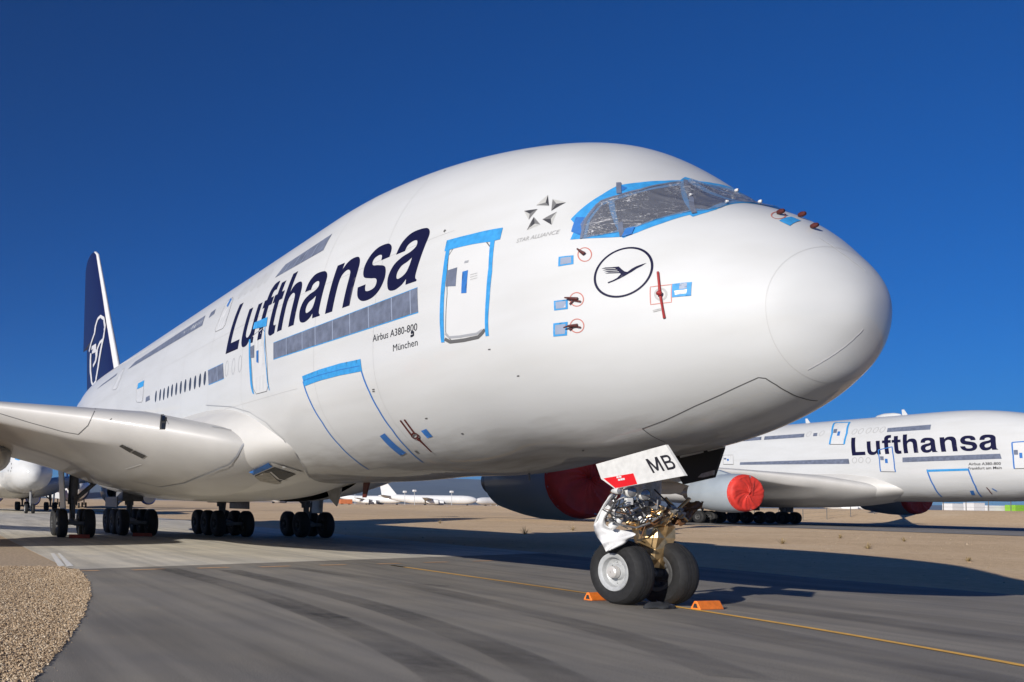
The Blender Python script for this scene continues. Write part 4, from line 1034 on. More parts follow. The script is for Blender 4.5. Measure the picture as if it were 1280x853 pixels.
def row2(pts, f):
    a, b, c, d = [np.array(f(p), float) for p in pts]; n = 8
    return own2(patch('window_tape', [uvs(H2, [a+(d-a)*i/n for i in range(n+1)]+[b+(c-b)*i/n for i in range(n, -1, -1)])], M['silver'], .02))
row2([(245, 203), (250, 178), (522, 156), (517, 187)], c4); row2([(343, 392), (343, 362), (955, 338), (965, 370)], c4)
row2([(377, 252), (382, 230), (632, 212), (628, 235)], c3); row2([(225, 408), (228, 392), (908, 370), (914, 402)], c3); row2([(230, 262), (234, 243), (362, 232), (360, 252)], c3)
row2([(685, 229), (688, 210), (713, 208), (710, 228)], c3)
def ring2(p, h=.26, w=.2):
    u = H2(p); q = S(*u); L = xz([(q[0]+w*math.cos(t), q[2]+h*math.sin(t)) for t in np.linspace(0, 2*PI, 18, endpoint=False)])
    own2(ribbon('cabin_window', L, .05, M['faintgap'], .015, closed=True))
for p in ((658, 215), (740, 211), (945, 200), (985, 197), (945, 380), (985, 378)): ring2(c3(p))
for p in ((130, 193), (175, 190), (217, 187), (127, 380)): ring2(c4(p))
def door2(pts, f, top=None, m='bluetape', w=.09):
    ab, at_, ft, fb = [np.array(f(p), float) for p in pts]
    U = uvs(H2, [ab, ab+(at_-ab)*.5, at_, ft, ft+(fb-ft)*.5, fb])
    d = own2(patch('door', [U], M['doorskin'], .012))
    for seg in ((U[0], U[1], U[2]), (U[2], U[3]), (U[3], U[4], U[5])): ribbon('door_tape', list(seg), w, M[m], .028).parent = d
    ribbon('door_gap', [U[5], U[0]], .06, M['gap'], .026).parent = d
    def sub(n_, fx, fy, sx, sy, mm):
        q = [ab+(fb-ab)*(fx+a*sx)+(at_-ab)*(fy+b*sy) for a, b in ((-1, -1), (-1, 1), (1, 1), (1, -1))]
        patch(n_, [uvs(H2, q)], M[mm], .03).parent = d
    sub('window_tape', .18, .62, .12, .09, 'silver'); sub('handle_tape', .46, .5, .09, .1, 'bluetape_dark')
    return d
own_l = wordmark('name_letter', 'Lufthansa', *[float(v) for v in (S(*H2((1063.2, 569.8)))[0], S(*H2((1250, 562.2)))[0], S(*H2((1063.2, 569.8)))[2], S(*H2((1250, 562.2)))[2])], 1.74, M['letter'], None, .02, .55)
for o in own_l: own2(o)
door2([(790, 280), (820, 145), (915, 142), (880, 280)], c3, w=.16)
dm = door2([(207, 450), (192, 315), (278, 295), (300, 452)], c4, m='bluetape_dark')
dm = door2([(1045, 432), (1030, 268), (1130, 262), (1150, 430)], c4, m='bluetape_dark')
door2([(122, 405), (122, 348), (183, 346), (186, 405)], c3, m='faintgap', w=.05)
cg2 = own2(ribbon('cargo_door', uvs(H2, [c4(p) for p in ((497, 437), (513, 485), (540, 540), (590, 608))]), .11, M['bluetape_dark'], .02))
ribbon('door_tape', uvs(H2, [c4(p) for p in ((755, 432), (775, 485), (800, 540), (840, 608))]), .11, M['bluetape_dark'], .02).parent = cg2
patch('top_tape', [uvs(H2, [c4(p) for p in ((498, 452), (496, 438), (625, 434), (752, 430), (758, 444), (628, 448))])], M['bluetape'], .024).parent = cg2
own2(patch('tape_patch', [uvs(H2, [c4(p) for p in ((765, 570), (788, 568), (800, 596), (776, 596))])], M['bluetape_dark'], .02))
own2(ribbon('drain_cover', uvs(H2, [c4(p) for p in ((870, 548), (885, 565), (905, 590))]), .08, M['darkred'], .03)); own2(ribbon('drain_cover', uvs(H2, [c4(p) for p in ((905, 555), (935, 572))]), .10, M['bluetape_dark'], .03))
for nm, s_, a, b, h in (('type_lettering', 'Airbus A380-800', (757, 411), (960, 408), .24), ('town_lettering', 'Frankfurt am Main', (757, 438), (966, 434), .24)):
    qa, qb = S(*H2(c4(a))), S(*H2(c4(b))); own2(hull_text(nm, s_, qa[0], qa[2], qb[0], qb[2], h, M['black'], None, .02, .012))

# ================================================================== third airliner, behind on the same line, nose-on
T3 = (95.2, .2, 0.)
thr = empty('airliner', (T3[0]+OX, T3[1], T3[2])); tag(thr, 'white airliner seen nose-on at the left edge beneath the near wing', 'airliner')
for o in near_parts:
    if stem(o) in COPY-{'fin', 'wingtip_fence', 'tailplane', 'windscreen_film', 'wiper', 'lightning_strip', 'inlet_cover'}:
        copy_tree(o, thr)
M['navybelly'] = mat('navy_fin_paint', (.008, .02, .11), .35, coat=.3)
fc = copy_tree(fin, thr)
for o in list(bpy.data.objects):
    if o.parent and o.parent.parent == thr and stem(o) in ('inlet_cover', 'cover_strap'): bpy.data.objects.remove(o)
for k in range(7):
    a = (H3 := Hitter(T3) if k == 0 else H3)((12+5*math.cos(k*.9+.3)*(.6+.4*(k % 2)), 584+6*math.sin(k*.9+.3)))
    o = ribbon('emblem_dot', [a, (a[0]+.18, a[1]+.03)], .22, M['gap'], .01); o.parent = thr; o.location.x = -OX

# ================================================================== far airliners
def at_depth(px, d):
    D = ray(np.array(px, float)); return CC+D*(d/(D@cd))
M['farwhite'] = mat('far_white_paint', (.66, .66, .65), .4, coat=.2, var=.04, vscale=.3)
M['fargrey'] = mat('far_grey_paint', (.42, .43, .44), .45)
M['fardark'] = mat('far_dark_metal', (.05, .05, .055), .5)
def far_airliner(label, loc, rz, L, R, n_eng=4, body='farwhite', finm='farwhite', belly=None, engm='farwhite', tail=True, stripe=None):
    root = empty('airliner', loc); root.rotation_euler = (0, 0, rz); tag(root, label, 'airliner', 'airliners stored in the distance')
    zc = R*.9+1.6
    prof = [(0, .03), (.2*R, .3*R), (.6*R, .56*R), (1.2*R, .79*R), (2*R, .94*R), (3*R, R), (L*.66, R), (L*.80, .78*R), (L*.92, .42*R), (L, .1*R)]
    mb = MB().lathe((0, 0, zc), prof, 0, 28)
    V = np.array(mb.V); V[:, 2] += np.where(V[:, 0] > L*.66, (V[:, 0]-L*.66)/(L*.34)*R*.75, 0); mb.V = [tuple(v) for v in V]
    mb.build('fuselage', M[body], root, True)
    if belly:
        q = MB().lathe((0, 0, zc), [(a, r*1.006) for a, r in prof[3:8]], 0, 28); V = np.array(q.V); V[:, 2] += np.where(V[:, 0] > L*.66, (V[:, 0]-L*.66)/(L*.34)*R*.75, 0); V[:, 2] = np.minimum(V[:, 2], zc-.15*R); q.V = [tuple(v) for v in V]; q.build('belly', M[belly], root, True)
    mb = MB(); mb.V = [(1.05*R, s*.62*R*w, zc+.42*R+h) for s in (1, -1) for w, h in ((.98, 0), (1.03, .22*R))]; 
    MB().add([(.75*R, .45*R, zc+.30*R), (1.15*R, .66*R, zc+.34*R), (1.3*R, .62*R, zc+.55*R), (1.0*R, .35*R, zc+.60*R), (1.0*R, -.35*R, zc+.60*R), (1.3*R, -.62*R, zc+.55*R), (1.15*R, -.66*R, zc+.34*R), (.75*R, -.45*R, zc+.30*R)], [(0, 1, 2, 3), (0, 3, 4, 7), (4, 5, 6, 7)]).build('cockpit_window', M['glass'], root)
    st = lambda xs, zs, ys, t: MB().add([(x, s*t*.5+y*0, z) for s in (1, -1) for x, z, y in zip(xs, zs, ys)], [(0, 1, 2, 3), (7, 6, 5, 4), (0, 4, 5, 1), (1, 5, 6, 2), (2, 6, 7, 3), (3, 7, 4, 0)])
    if tail: st([L*.80, L*.925, L*.99, L*.965], [zc+R*.8, zc+R*4.3, zc+R*4.3, zc+R*.8], [0]*4, .35).build('fin', M[finm], root)
    for s in (1, -1):
        def plate(nm, pts, t):
            n = len(pts); V = [(x, s*y, z+t*k*q) for k in (.5, -.5) for x, y, z, q in pts]
            MB().add(V, [tuple(range(n)), tuple(range(n, 2*n))[::-1]]+[(i, (i+1) % n, n+(i+1) % n, n+i) for i in range(n)]).build(nm, M['fargrey'], root)
        plate('wing', [(L*.33, R*.8, zc-.55*R, 1.), (L*.33+.5*L*.40, L*.46, zc+.35*R, .15), (L*.33+.5*L*.40+R*.9, L*.46, zc+.35*R, .1), (L*.53, L*.16, zc-.30*R, .3), (L*.53, R*.8, zc-.6*R, .5)], R*.5)
        if tail: plate('tailplane', [(L*.86, R*.3, zc+.6*R, 1), (L*.95, L*.16, zc+.9*R, .3), (L*.985, L*.16, zc+.9*R, .3), (L*.96, R*.3, zc+.6*R, .8)], .4)
        for k in range(n_eng//2):
            ye = L*(.15+.14*k) if n_eng > 2 else L*.17; xe = L*.33+.435*(ye-R*.8)-.035*L
            e = MB().lathe((xe, s*ye, zc-R*.75+.22*R*k), [(.1*R, .48*R), (0, .56*R), (.5*R, .64*R), (1.2*R, .6*R), (2.*R, .42*R), (2.5*R, .2*R)], 0, 20).build('engine', M[engm], root, True)
            MB().lathe((xe+.08*R, s*ye, zc-R*.75+.22*R*k), [(0, .5*R), (-.02, .02)], 0, 18).build('inlet', M['fardark'], e, True)
    g = [(.10*L, 0)]+[(L*.52, s*R*1.1) for s in (1, -1)]
    for x, y in g:
        MB().tube((x, y, .5), (x, y, zc-.6*R), .16, n=8).build('gear_leg', M['fardark'], root)
        for s in (1, -1): MB().lathe((x, y+s*.45, .6), [(-.2, .1), (-.2, .55), (-.1, .6), (.1, .6), (.2, .55), (.2, .1)], 1, 16).build('wheel', M['tyre'], root)
    return root

# ================================================================== ground
def terrain_z(x, y):
    x = np.asarray(x, float); y = np.asarray(y, float)
    z = -.03+.35*smooth01((-y-22)/36)
    z = z+(2.0-.9*np.clip((x-120)/250, 0, 1))*smooth01((-y-116)/26)*smooth01((x+200)/200)
    D = np.hypot(x, y); z = z+6*smooth01((D-1500)/4000)
    return z
def sand_mat():
    m, t, b = new_mat('dry_sand')
    tc = t.nodes.new('ShaderNodeTexCoord')
    n = t.nodes.new('ShaderNodeTexNoise'); n.inputs['Scale'].default_value = .12; n.inputs['Detail'].default_value = 9; n.inputs['Roughness'].default_value = .62
    n2 = t.nodes.new('ShaderNodeTexNoise'); n2.inputs['Scale'].default_value = 3.; n2.inputs['Detail'].default_value = 8; n2.inputs['Roughness'].default_value = .7
    for q in (n, n2): t.links.new(tc.outputs['Object'], q.inputs['Vector'])
    r = ramp(t, [(.3, (.60, .435, .265)), (.52, (.68, .50, .31)), (.72, (.72, .55, .36))])
    t.links.new(n.outputs['Fac'], r.inputs['Fac'])
    r2 = ramp(t, [(.36, (.78, .755, .71)), (.52, (1, .99, .97)), (.7, (1.1, 1.09, 1.07))]); t.links.new(n2.outputs['Fac'], r2.inputs['Fac'])
    mx = t.nodes.new('ShaderNodeMix'); mx.data_type = 'RGBA'; mx.blend_type = 'MULTIPLY'; mx.inputs['Factor'].default_value = .8
    t.links.new(r.outputs['Color'], mx.inputs['A']); t.links.new(r2.outputs['Color'], mx.inputs['B']); t.links.new(mx.outputs['Result'], b.inputs['Base Color'])
    bp = t.nodes.new('ShaderNodeBump'); bp.inputs['Strength'].default_value = .7; bp.inputs['Distance'].default_value = .08
    n3 = t.nodes.new('ShaderNodeTexNoise'); n3.inputs['Scale'].default_value = 9; n3.inputs['Detail'].default_value = 6; t.links.new(tc.outputs['Object'], n3.inputs['Vector'])
    t.links.new(n3.outputs['Fac'], bp.inputs['Height']); t.links.new(bp.outputs['Normal'], b.inputs['Normal'])
    b.inputs['Roughness'].default_value = .95; b.inputs['Specular IOR Level'].default_value = .1
    return m
M['sand'] = sand_mat()
rr = np.concatenate([np.linspace(0, 60, 31), np.geomspace(63, 420, 90), np.geomspace(440, 14000, 40)]); na = 200; V = []; F = []
for i, q in enumerate(rr):
    for k in range(na):
        a = 2*PI*k/na; x, y = CC[0]+q*math.cos(a), CC[1]+q*math.sin(a); V.append((x, y, float(terrain_z(x, y))))
for i in range(len(rr)-1):
    for k in range(na): F.append((i*na+k, (i+1)*na+k, (i+1)*na+(k+1) % na, i*na+(k+1) % na))
struct(link('ground', mesh('ground', V, F), M['sand']))

def asphalt_mat(name, base, tint=1.):
    m, t, b = new_mat(name)
    tc = t.nodes.new('ShaderNodeTexCoord')
    mp = t.nodes.new('ShaderNodeMapping'); mp.inputs['Scale'].default_value = (.16, .9, 1.)      # worn lanes along the taxi line
    mp.inputs['Rotation'].default_value = (0, 0, .05)
    n = t.nodes.new('ShaderNodeTexNoise'); n.inputs['Scale'].default_value = .9; n.inputs['Detail'].default_value = 7
    t.links.new(tc.outputs['Object'], mp.inputs['Vector']); t.links.new(mp.outputs['Vector'], n.inputs['Vector'])
    r = ramp(t, [(.3, tuple(c*.80 for c in base)), (.5, base), (.72, tuple(c*1.16 for c in base))]); t.links.new(n.outputs['Fac'], r.inputs['Fac'])
    n2 = t.nodes.new('ShaderNodeTexNoise'); n2.inputs['Scale'].default_value = 70; n2.inputs['Detail'].default_value = 5; n2.inputs['Roughness'].default_value = .75; t.links.new(tc.outputs['Object'], n2.inputs['Vector'])
    r2 = ramp(t, [(.36, (.50, .50, .50)), (.5, (1, 1, 1)), (.66, (1.5, 1.47, 1.42))]); t.links.new(n2.outputs['Fac'], r2.inputs['Fac'])
    mp5 = t.nodes.new('ShaderNodeMapping'); mp5.inputs['Scale'].default_value = (.045, 2.6, 1.); mp5.inputs['Rotation'].default_value = (0, 0, .06)
    n5 = t.nodes.new('ShaderNodeTexNoise'); n5.inputs['Scale'].default_value = 1.; n5.inputs['Detail'].default_value = 6; t.links.new(tc.outputs['Object'], mp5.inputs['Vector']); t.links.new(mp5.outputs['Vector'], n5.inputs['Vector'])
    r5 = ramp(t, [(.36, (.87, .87, .875)), (.5, (1, 1, 1)), (.66, (1.09, 1.085, 1.07))]); t.links.new(n5.outputs['Fac'], r5.inputs['Fac'])
    n4 = t.nodes.new('ShaderNodeTexNoise'); n4.inputs['Scale'].default_value = .7; n4.inputs['Detail'].default_value = 5; t.links.new(tc.outputs['Object'], n4.inputs['Vector'])
    r4 = ramp(t, [(.35, (.9, .9, .92)), (.65, (1.07, 1.05, 1.02))]); t.links.new(n4.outputs['Fac'], r4.inputs['Fac'])
    mx = t.nodes.new('ShaderNodeMix'); mx.data_type = 'RGBA'; mx.blend_type = 'MULTIPLY'; mx.inputs['Factor'].default_value = 1.
    t.links.new(r.outputs['Color'], mx.inputs['A']); t.links.new(r2.outputs['Color'], mx.inputs['B'])
    mx2 = t.nodes.new('ShaderNodeMix'); mx2.data_type = 'RGBA'; mx2.blend_type = 'MULTIPLY'; mx2.inputs['Factor'].default_value = 1
    t.links.new(mx.outputs['Result'], mx2.inputs['A']); t.links.new(r4.outputs['Color'], mx2.inputs['B'])
    mx3 = t.nodes.new('ShaderNodeMix'); mx3.data_type = 'RGBA'; mx3.blend_type = 'MULTIPLY'; mx3.inputs['Factor'].default_value = 1
    t.links.new(mx2.outputs['Result'], mx3.inputs['A']); t.links.new(r5.outputs['Color'], mx3.inputs['B']); t.links.new(mx3.outputs['Result'], b.inputs['Base Color'])
    bp = t.nodes.new('ShaderNodeBump'); bp.inputs['Strength'].default_value = .45; bp.inputs['Distance'].default_value = .008
    t.links.new(n2.outputs['Fac'], bp.inputs['Height']); t.links.new(bp.outputs['Normal'], b.inputs['Normal'])
    b.inputs['Roughness'].default_value = .85; b.inputs['Specular IOR Level'].default_value = .25
    return m
M['asphalt'] = asphalt_mat('taxiway_asphalt', (.236, .218, .186)); M['concrete'] = asphalt_mat('apron_concrete', (.58, .54, .45)); M['apron2'] = asphalt_mat('far_apron_asphalt', (.22, .21, .20))
M['gravelbase'] = mat('gravel_bed', (.42, .315, .205), .95, var=.3, vscale=12, bump=.9, bscale=28)
M['yellow'] = mat('yellow_line_paint', (.80, .44, .07), .7, var=.16, vscale=7); M['dash'] = mat('worn_orange_dashes', (.56, .33, .17), .75, var=.25, vscale=6)
M['whiteline'] = mat('pale_edge_paint', (.74, .72, .66), .7, var=.15, vscale=5)
def sheet(name, pts, z, m):
    me = mesh(name, [(p[0], p[1], z) for p in pts], [tuple(range(len(pts)))])
    bm = bmesh.new(); bm.from_mesh(me); bmesh.ops.triangulate(bm, faces=bm.faces); bm.normal_update()
    if sum(f.normal.z for f in bm.faces) < 0: bmesh.ops.reverse_faces(bm, faces=bm.faces)
    bm.to_mesh(me); bm.free()
    return struct(link(name, me, m, smooth=False))
gl = [ground(np.array(p, float))[:2] for p in ((38, 853), (60, 828), (85, 800), (104, 768), (112, 742), (111, 730), (104, 719), (94, 710))]
edge = [(-12, 13.6), (-6, 13.15)]+[tuple(p) for p in gl]
# ragged asphalt edge
rag = []
for a, b in zip(edge[:-1], edge[1:]):
    k = max(2, int(np.hypot(b[0]-a[0], b[1]-a[1])/.10))
    for j in range(k):
        f = j/k; rag.append((a[0]+(b[0]-a[0])*f+random.uniform(-.02, .02), a[1]+(b[1]-a[1])*f+random.uniform(-.025, .03)))
J0, J1 = (12.25, 9.85), (22.6, -11.0)
port = []
for i in range(120):
    x = -60+i*(22.6+60)/119; port.append((x, -10.9+.12*math.sin(x*.7)+random.uniform(-.10, .10)))
sheet('taxiway', [(-60, 15.)]+rag+[J0, J1]+port[::-1][1:], 0., M['asphalt'])
sheet('concrete_apron', [J0, (13., 10.05), (150, 10.0), (150, -13), (22.6, -11.0)], .0, M['concrete'])
sheet('far_apron', [(-80, -62.5), (97, -62.5), (103, -80), (101, -108), (-80, -108)], .345, M['apron2'])
for i, x in enumerate(np.arange(19.5, 150, 7.5)):
    sheet('concrete_joint', [(x, 10.), (x+.03, 10.), (x+11.53, -12.5), (x+11.5, -12.5)], .004, M['gap'] if i < 2 else M['faintgap'])
for y in (5.4, .6, -4.2): sheet('concrete_joint', [(15, y), (15, y+.03), (150, y+.03), (150, y)], .006, M['faintgap'])
for pa in ([(63, 692), (68, 692), (81, 707.5), (73, 709)], [(72, 692), (75, 692), (92, 708), (83.5, 708.5)]):
    sheet('edge_marking', [ground(np.array(p, float))[:2] for p in pa], .008, M['whiteline'])
for a, b in (((102, 714), (124, 713.6)), ((166, 713), (206, 711.5)), ((247, 710.7), (286, 709.6)), ((325, 709.2), (362, 708)), ((400, 707), (432, 706.2)), ((472, 705.4), (500, 704.6)), ((530, 703.6), (560, 702.8)), ((592, 702), (616, 701))):
    qa, qb = ground(np.array(a, float))[:2], ground(np.array(b, float))[:2]; d = (qb-qa)/np.linalg.norm(qb-qa); n = np.array([-d[1], d[0]])*.09
    sheet('taxi_dash', [qa-n, qb-n, qb+n, qa+n], .008, M['dash'])
# taxi centre line, curving towards the camera ahead of the nose
cl = [(14.05, -.26), (13.9, -.26), (7, -.32), (4.46, -.20), (2.2, -.02), (.4, .24), (-1.29, .59), (-4, 1.4), (-8, 3.1), (-14, 6.4)]
fx = spline(range(len(cl)), [p[0] for p in cl]); fy = spline(range(len(cl)), [p[1] for p in cl]); uu = np.linspace(0, len(cl)-1, 120); CX, CY = fx(uu), fy(uu); V = []
for i in range(len(uu)):
    d = np.array([CX[min(i+1, 119)]-CX[max(i-1, 0)], CY[min(i+1, 119)]-CY[max(i-1, 0)]]); d /= np.linalg.norm(d); n = np.array([-d[1], d[0]])*.075
    V += [(CX[i]+n[0], CY[i]+n[1], .010), (CX[i]-n[0], CY[i]-n[1], .010)]
struct(link('taxi_line', mesh('taxi_line', V, [(2*i, 2*i+1, 2*i+3, 2*i+2) for i in range(119)]), M['yellow'], smooth=False))
# rubber marks swept round by turning aircraft
def mark_mat():
    m, t, b = new_mat('tyre_rubber_mark'); b.inputs['Base Color'].default_value = (.055, .05, .048, 1); b.inputs['Roughness'].default_value = .8
    tc = t.nodes.new('ShaderNodeTexCoord'); n = t.nodes.new('ShaderNodeTexNoise'); n.inputs['Scale'].default_value = 2.2; n.inputs['Detail'].default_value = 8; n.inputs['Roughness'].default_value = .7
    t.links.new(tc.outputs['Object'], n.inputs['Vector'])
    at = t.nodes.new('ShaderNodeVertexColor'); at.layer_name = 'wear'
    mr = t.nodes.new('ShaderNodeMapRange'); mr.inputs['From Min'].default_value = .3; mr.inputs['From Max'].default_value = .75; mr.inputs['To Min'].default_value = .35; mr.inputs['To Max'].default_value = 1.
    t.links.new(n.outputs['Fac'], mr.inputs['Value'])
    mu = t.nodes.new('ShaderNodeMath'); mu.operation = 'MULTIPLY'; t.links.new(mr.outputs['Result'], mu.inputs[0]); t.links.new(at.outputs['Color'], mu.inputs[1]); t.links.new(mu.outputs[0], b.inputs['Alpha'])
    return m
M['mark'] = mark_mat()
def tyre_mark(px, w, k, z):
    Q = np.array([ground(np.array(p, float))[:2] for p in px]); n = len(Q); fx, fy = spline(range(n), Q[:, 0]), spline(range(n), Q[:, 1]); u = np.linspace(0, n-1, 60); X, Y = fx(u), fy(u); V = []; C = []
    prof = [(-1, 0), (-.86, .75), (-.5, .9), (-.1, 1), (.3, .8), (.62, 1), (.88, .7), (1, 0)]
    for i in range(60):
        d = np.array([X[min(i+1, 59)]-X[max(i-1, 0)], Y[min(i+1, 59)]-Y[max(i-1, 0)]]); d /= np.linalg.norm(d); nn = np.array([-d[1], d[0]])
        for a, c in prof: V.append((X[i]+nn[0]*a*w/2, Y[i]+nn[1]*a*w/2, z)); C.append(c*k*(.75+.25*math.sin(i*.33+w*9)))
    m_ = len(prof); F = [(i*m_+j, i*m_+j+1, (i+1)*m_+j+1, (i+1)*m_+j) for i in range(59) for j in range(m_-1)]
    me = mesh('tyre_mark', V, F); ca = me.color_attributes.new('wear', 'FLOAT_COLOR', 'POINT')
    for i, c in enumerate(C): ca.data[i].color = (c, c, c, 1)
    struct(link('tyre_mark', me, M['mark']))
tyre_mark([(207, 711), (280, 730), (360, 755), (450, 790), (525, 825), (572, 853), (620, 890)], .75, .62, .012)
tyre_mark([(285, 713), (380, 735), (490, 765), (590, 800), (660, 830), (735, 870)], .7, .55, .014)
tyre_mark([(360, 710), (450, 722), (550, 740), (660, 766), (790, 800), (930, 850)], .7, .42, .016)
tyre_mark([(400, 768), (425, 774)], .5, .6, .018)
tyre_mark([(520, 731), (560, 734)], .35, .5, .02)
tyre_mark([(600, 722), (760, 752), (960, 795), (1150, 835), (1300, 870)], 1.2, .30, .022)
tyre_mark([(880, 752), (1000, 765), (1150, 785), (1290, 806)], 1.3, .26, .024)
# gravel: bed and loose stones
sheet('gravel_bed', [(-60, 15.2), (-60, 40), (40, 40), (40, 10.05), (13., 10.05), (12.25, 9.86)]+[(p[0], p[1]+.02) for p in rag[::-1]], -.012, M['gravelbase'])
def stones(name, n, sampler, lab):
    base = [np.array(v)/np.linalg.norm(v) for v in ((1, 0, 0), (-1, 0, 0), (0, 1, 0), (0, -1, 0), (0, 0, 1), (0, 0, -1), (.7, .7, .5), (-.7, .6, -.3))][:6]
    fc = [(0, 2, 4), (2, 1, 4), (1, 3, 4), (3, 0, 4), (2, 0, 5), (1, 2, 5), (3, 1, 5), (0, 3, 5)]
    B = np.array(base); V = []; F = []
    for i in range(n):
        x, y, s, z = sampler(); A = B*RNG.uniform(.55, 1.25, (6, 3)); A = A@rot('z', RNG.uniform(0, 6))@rot('x', RNG.uniform(-1, 1)); A[:, 2] *= .75
        k = len(V); V += [tuple(a*s+np.array([x, y, z])) for a in A]; F += [tuple(k+j for j in f) for f in fc]
    o = link(name, mesh(name, V, F), M['stone'], smooth=False); o['kind'] = 'stuff'; o['label'] = lab; return o
def stone_mat():
    m, t, b = new_mat('tan_gravel_stones'); gi = t.nodes.new('ShaderNodeNewGeometry'); r = ramp(t, [(0, (.20, .14, .085)), (.35, (.39, .28, .175)), (.7, (.49, .37, .24)), (1, (.58, .48, .35))])
    t.links.new(gi.outputs['Random Per Island'], r.inputs['Fac']); t.links.new(r.outputs['Color'], b.inputs['Base Color']); b.inputs['Roughness'].default_value = .9; b.inputs['Specular IOR Level'].default_value = .2
    return m
M['stone'] = stone_mat()
EX = np.array([p[0] for p in rag]); EY = np.array([p[1] for p in rag])
def smp():
    while True:
        x = -4+17.*RNG.random()**1.25
        e = np.interp(x, EX, EY) if x < 12.2 else 10.1
        y = e-.03+RNG.exponential(1.6)
        if y < 17: break
    s = RNG.uniform(.008, .019)*(1+.6*RNG.random()**4); return x, y, s, RNG.uniform(-.004, .022)
stones('gravel', 46000, smp, 'tan loose gravel beside the taxiway')
def smp2():
    x = RNG.uniform(-3, 6); e = np.interp(x, EX, EY); return x, e-RNG.exponential(.5)-.03, RNG.uniform(.004, .008), .003
stones('loose_stones', 70, smp2, 'small stones scattered on the asphalt edge')

def smp3():
    while True:
        x, y = RNG.uniform(0, 110), RNG.uniform(-60, -11.3)
        if RNG.random() < .5 or abs(math.sin(x*.11+y*.2)) > .8: break
    s = RNG.uniform(.015, .035)*(1+RNG.random()**6*1.5); return x, y, s, float(terrain_z(x, y))
stones('scattered_stones', 1500, smp3, 'stones scattered over the dry sand beyond the taxiway')
# ================================================================== things on the ground
def wedge_chock(p0, p1, dirn, w, h, m, label, name='wheel_chock', cat='chock'):
    """triangular chock lying along p0-p1, sloping faces on both sides"""
    a, b = np.array(p0, float), np.array(p1, float); d = (b-a)/np.linalg.norm(b-a); n = np.array([-d[1], d[0], 0]); L = np.linalg.norm(b-a)
    V = []; F = []
    sec = [(-w/2, 0), (w/2, 0), (w/2, h*.12), (w*.12, h), (-w*.12, h), (-w/2, h*.12)]
    mb = MB()
    for e in (0, L): V += [tuple(a+d*e+n*u+np.array([0, 0, v])) for u, v in sec]
    mb.add(V, [tuple(range(6)), tuple(range(6, 12))[::-1]]+[(i, (i+1) % 6, 6+(i+1) % 6, 6+i) for i in range(6)])
    o = bevel(mb.build(name, m), .012)
    V2 = []
    for e in (-.004, L+.004): 
        k = MB(); k.add([tuple(a+d*e+n*u+np.array([0, 0, v])) for u, v in ((-w*.25, h*.18), (w*.25, h*.18), (.02, h*.7), (-.02, h*.7))], [(0, 1, 2, 3)])
        q = k.build('end_hollow', M['bay'], o)
    tag(o, label, cat, 'wheel chocks'); return o
wedge_chock((5.60, .74, 0), (5.72, .20, 0), 0, .18, .16, M['orange'], 'orange wheel chock behind the nearer nose wheel')
wedge_chock((4.22, -.27, 0), (4.33, -.84, 0), 0, .18, .155, M['orange'], 'orange wheel chock in front of the farther nose wheel')
for (x, y), lb in (((31.0, 6.4), 'faded red chock ahead of the wing gear wheels nearest the gravel'), ((33.9, 2.6), 'faded red chock ahead of the second wheel group from the left')):
    wedge_chock((x, y-.5, 0), (x, y+.5, 0), 0, .25, .18, M['chockred'], lb)
# black sandbag against the nearer nose tyre
bm = bmesh.new(); bmesh.ops.create_icosphere(bm, subdivisions=4, radius=1)
for v in bm.verts:
    c = v.co; k = 1+.10*math.sin(5*c.x+2*c.y)+.06*math.sin(9*c.y+3*c.z); v.co = Vector((c.x*.17*k, c.y*.34*k, max(-.3, c.z)*.075*k*(1+.3*math.cos(6*c.x))+.022))
me = bpy.data.meshes.new('sandbag'); bm.to_mesh(me); bm.free()
sb = link('sandbag', me, M['darkcloth']); sb.location = (4.40, .30, 0); sb.rotation_euler = (0, 0, .25); tag(sb, 'flat black sandbag lying against the tyre of the nearer nose wheel', 'sandbag')
# blue rag between the nose wheels
me = mesh('rag', [(4.7, -.15, .004), (4.75, -.35, .02), (4.95, -.33, .16), (4.9, -.12, .05), (5.1, -.2, .30)], [(0, 1, 2), (0, 2, 3), (3, 2, 4)]); rg = link('rag', me, mat('blue_rag', (.10, .13, .26), .8)); sm = rg.modifiers.new('thick', 'SOLIDIFY'); sm.thickness = .01
tag(rg, 'crumpled blue cloth on the ground between the nose wheels', 'cloth')
# white plastic sheet draped on the nose gear
rows = [((764, 617), (772, 620), .45), ((756, 628), (766, 630), .66), ((749, 640), (760, 643), .80), ((743, 653), (757, 655), .88), ((743, 661), (768, 661), .90), ((745, 668), (794, 667), .90), ((750, 676), (787, 673), .92), ((754, 683), (780, 680), .93), ((757.5, 690), (765, 687), .94)]
V = []; F = []; nc = 9
fl = spline(range(len(rows)), [r_[0][0] for r_ in rows]); fly = spline(range(len(rows)), [r_[0][1] for r_ in rows]); fr = spline(range(len(rows)), [r_[1][0] for r_ in rows]); fry = spline(range(len(rows)), [r_[1][1] for r_ in rows]); fd = spline(range(len(rows)), [r_[2] for r_ in rows])
nr = 34
for i, u in enumerate(np.linspace(0, len(rows)-1, nr)):
    for j in range(nc):
        f = j/(nc-1); p = (fl(u)+(fr(u)-fl(u))*f, fly(u)+(fry(u)-fly(u))*f)
        y = float(fd(u))+.05*math.sin(f*7+u*1.3)-.10*f+.03*math.sin(u*3.1+f*4); V.append(on_plane(np.array(p, float), 1, y))
for i in range(nr-1):
    for j in range(nc-1): F.append((i*nc+j, i*nc+j+1, (i+1)*nc+j+1, (i+1)*nc+j))
sh = link('plastic_sheet', mesh('plastic_sheet', V, F), M['sheet']); sm = sh.modifiers.new('thick', 'SOLIDIFY'); sm.thickness = .008
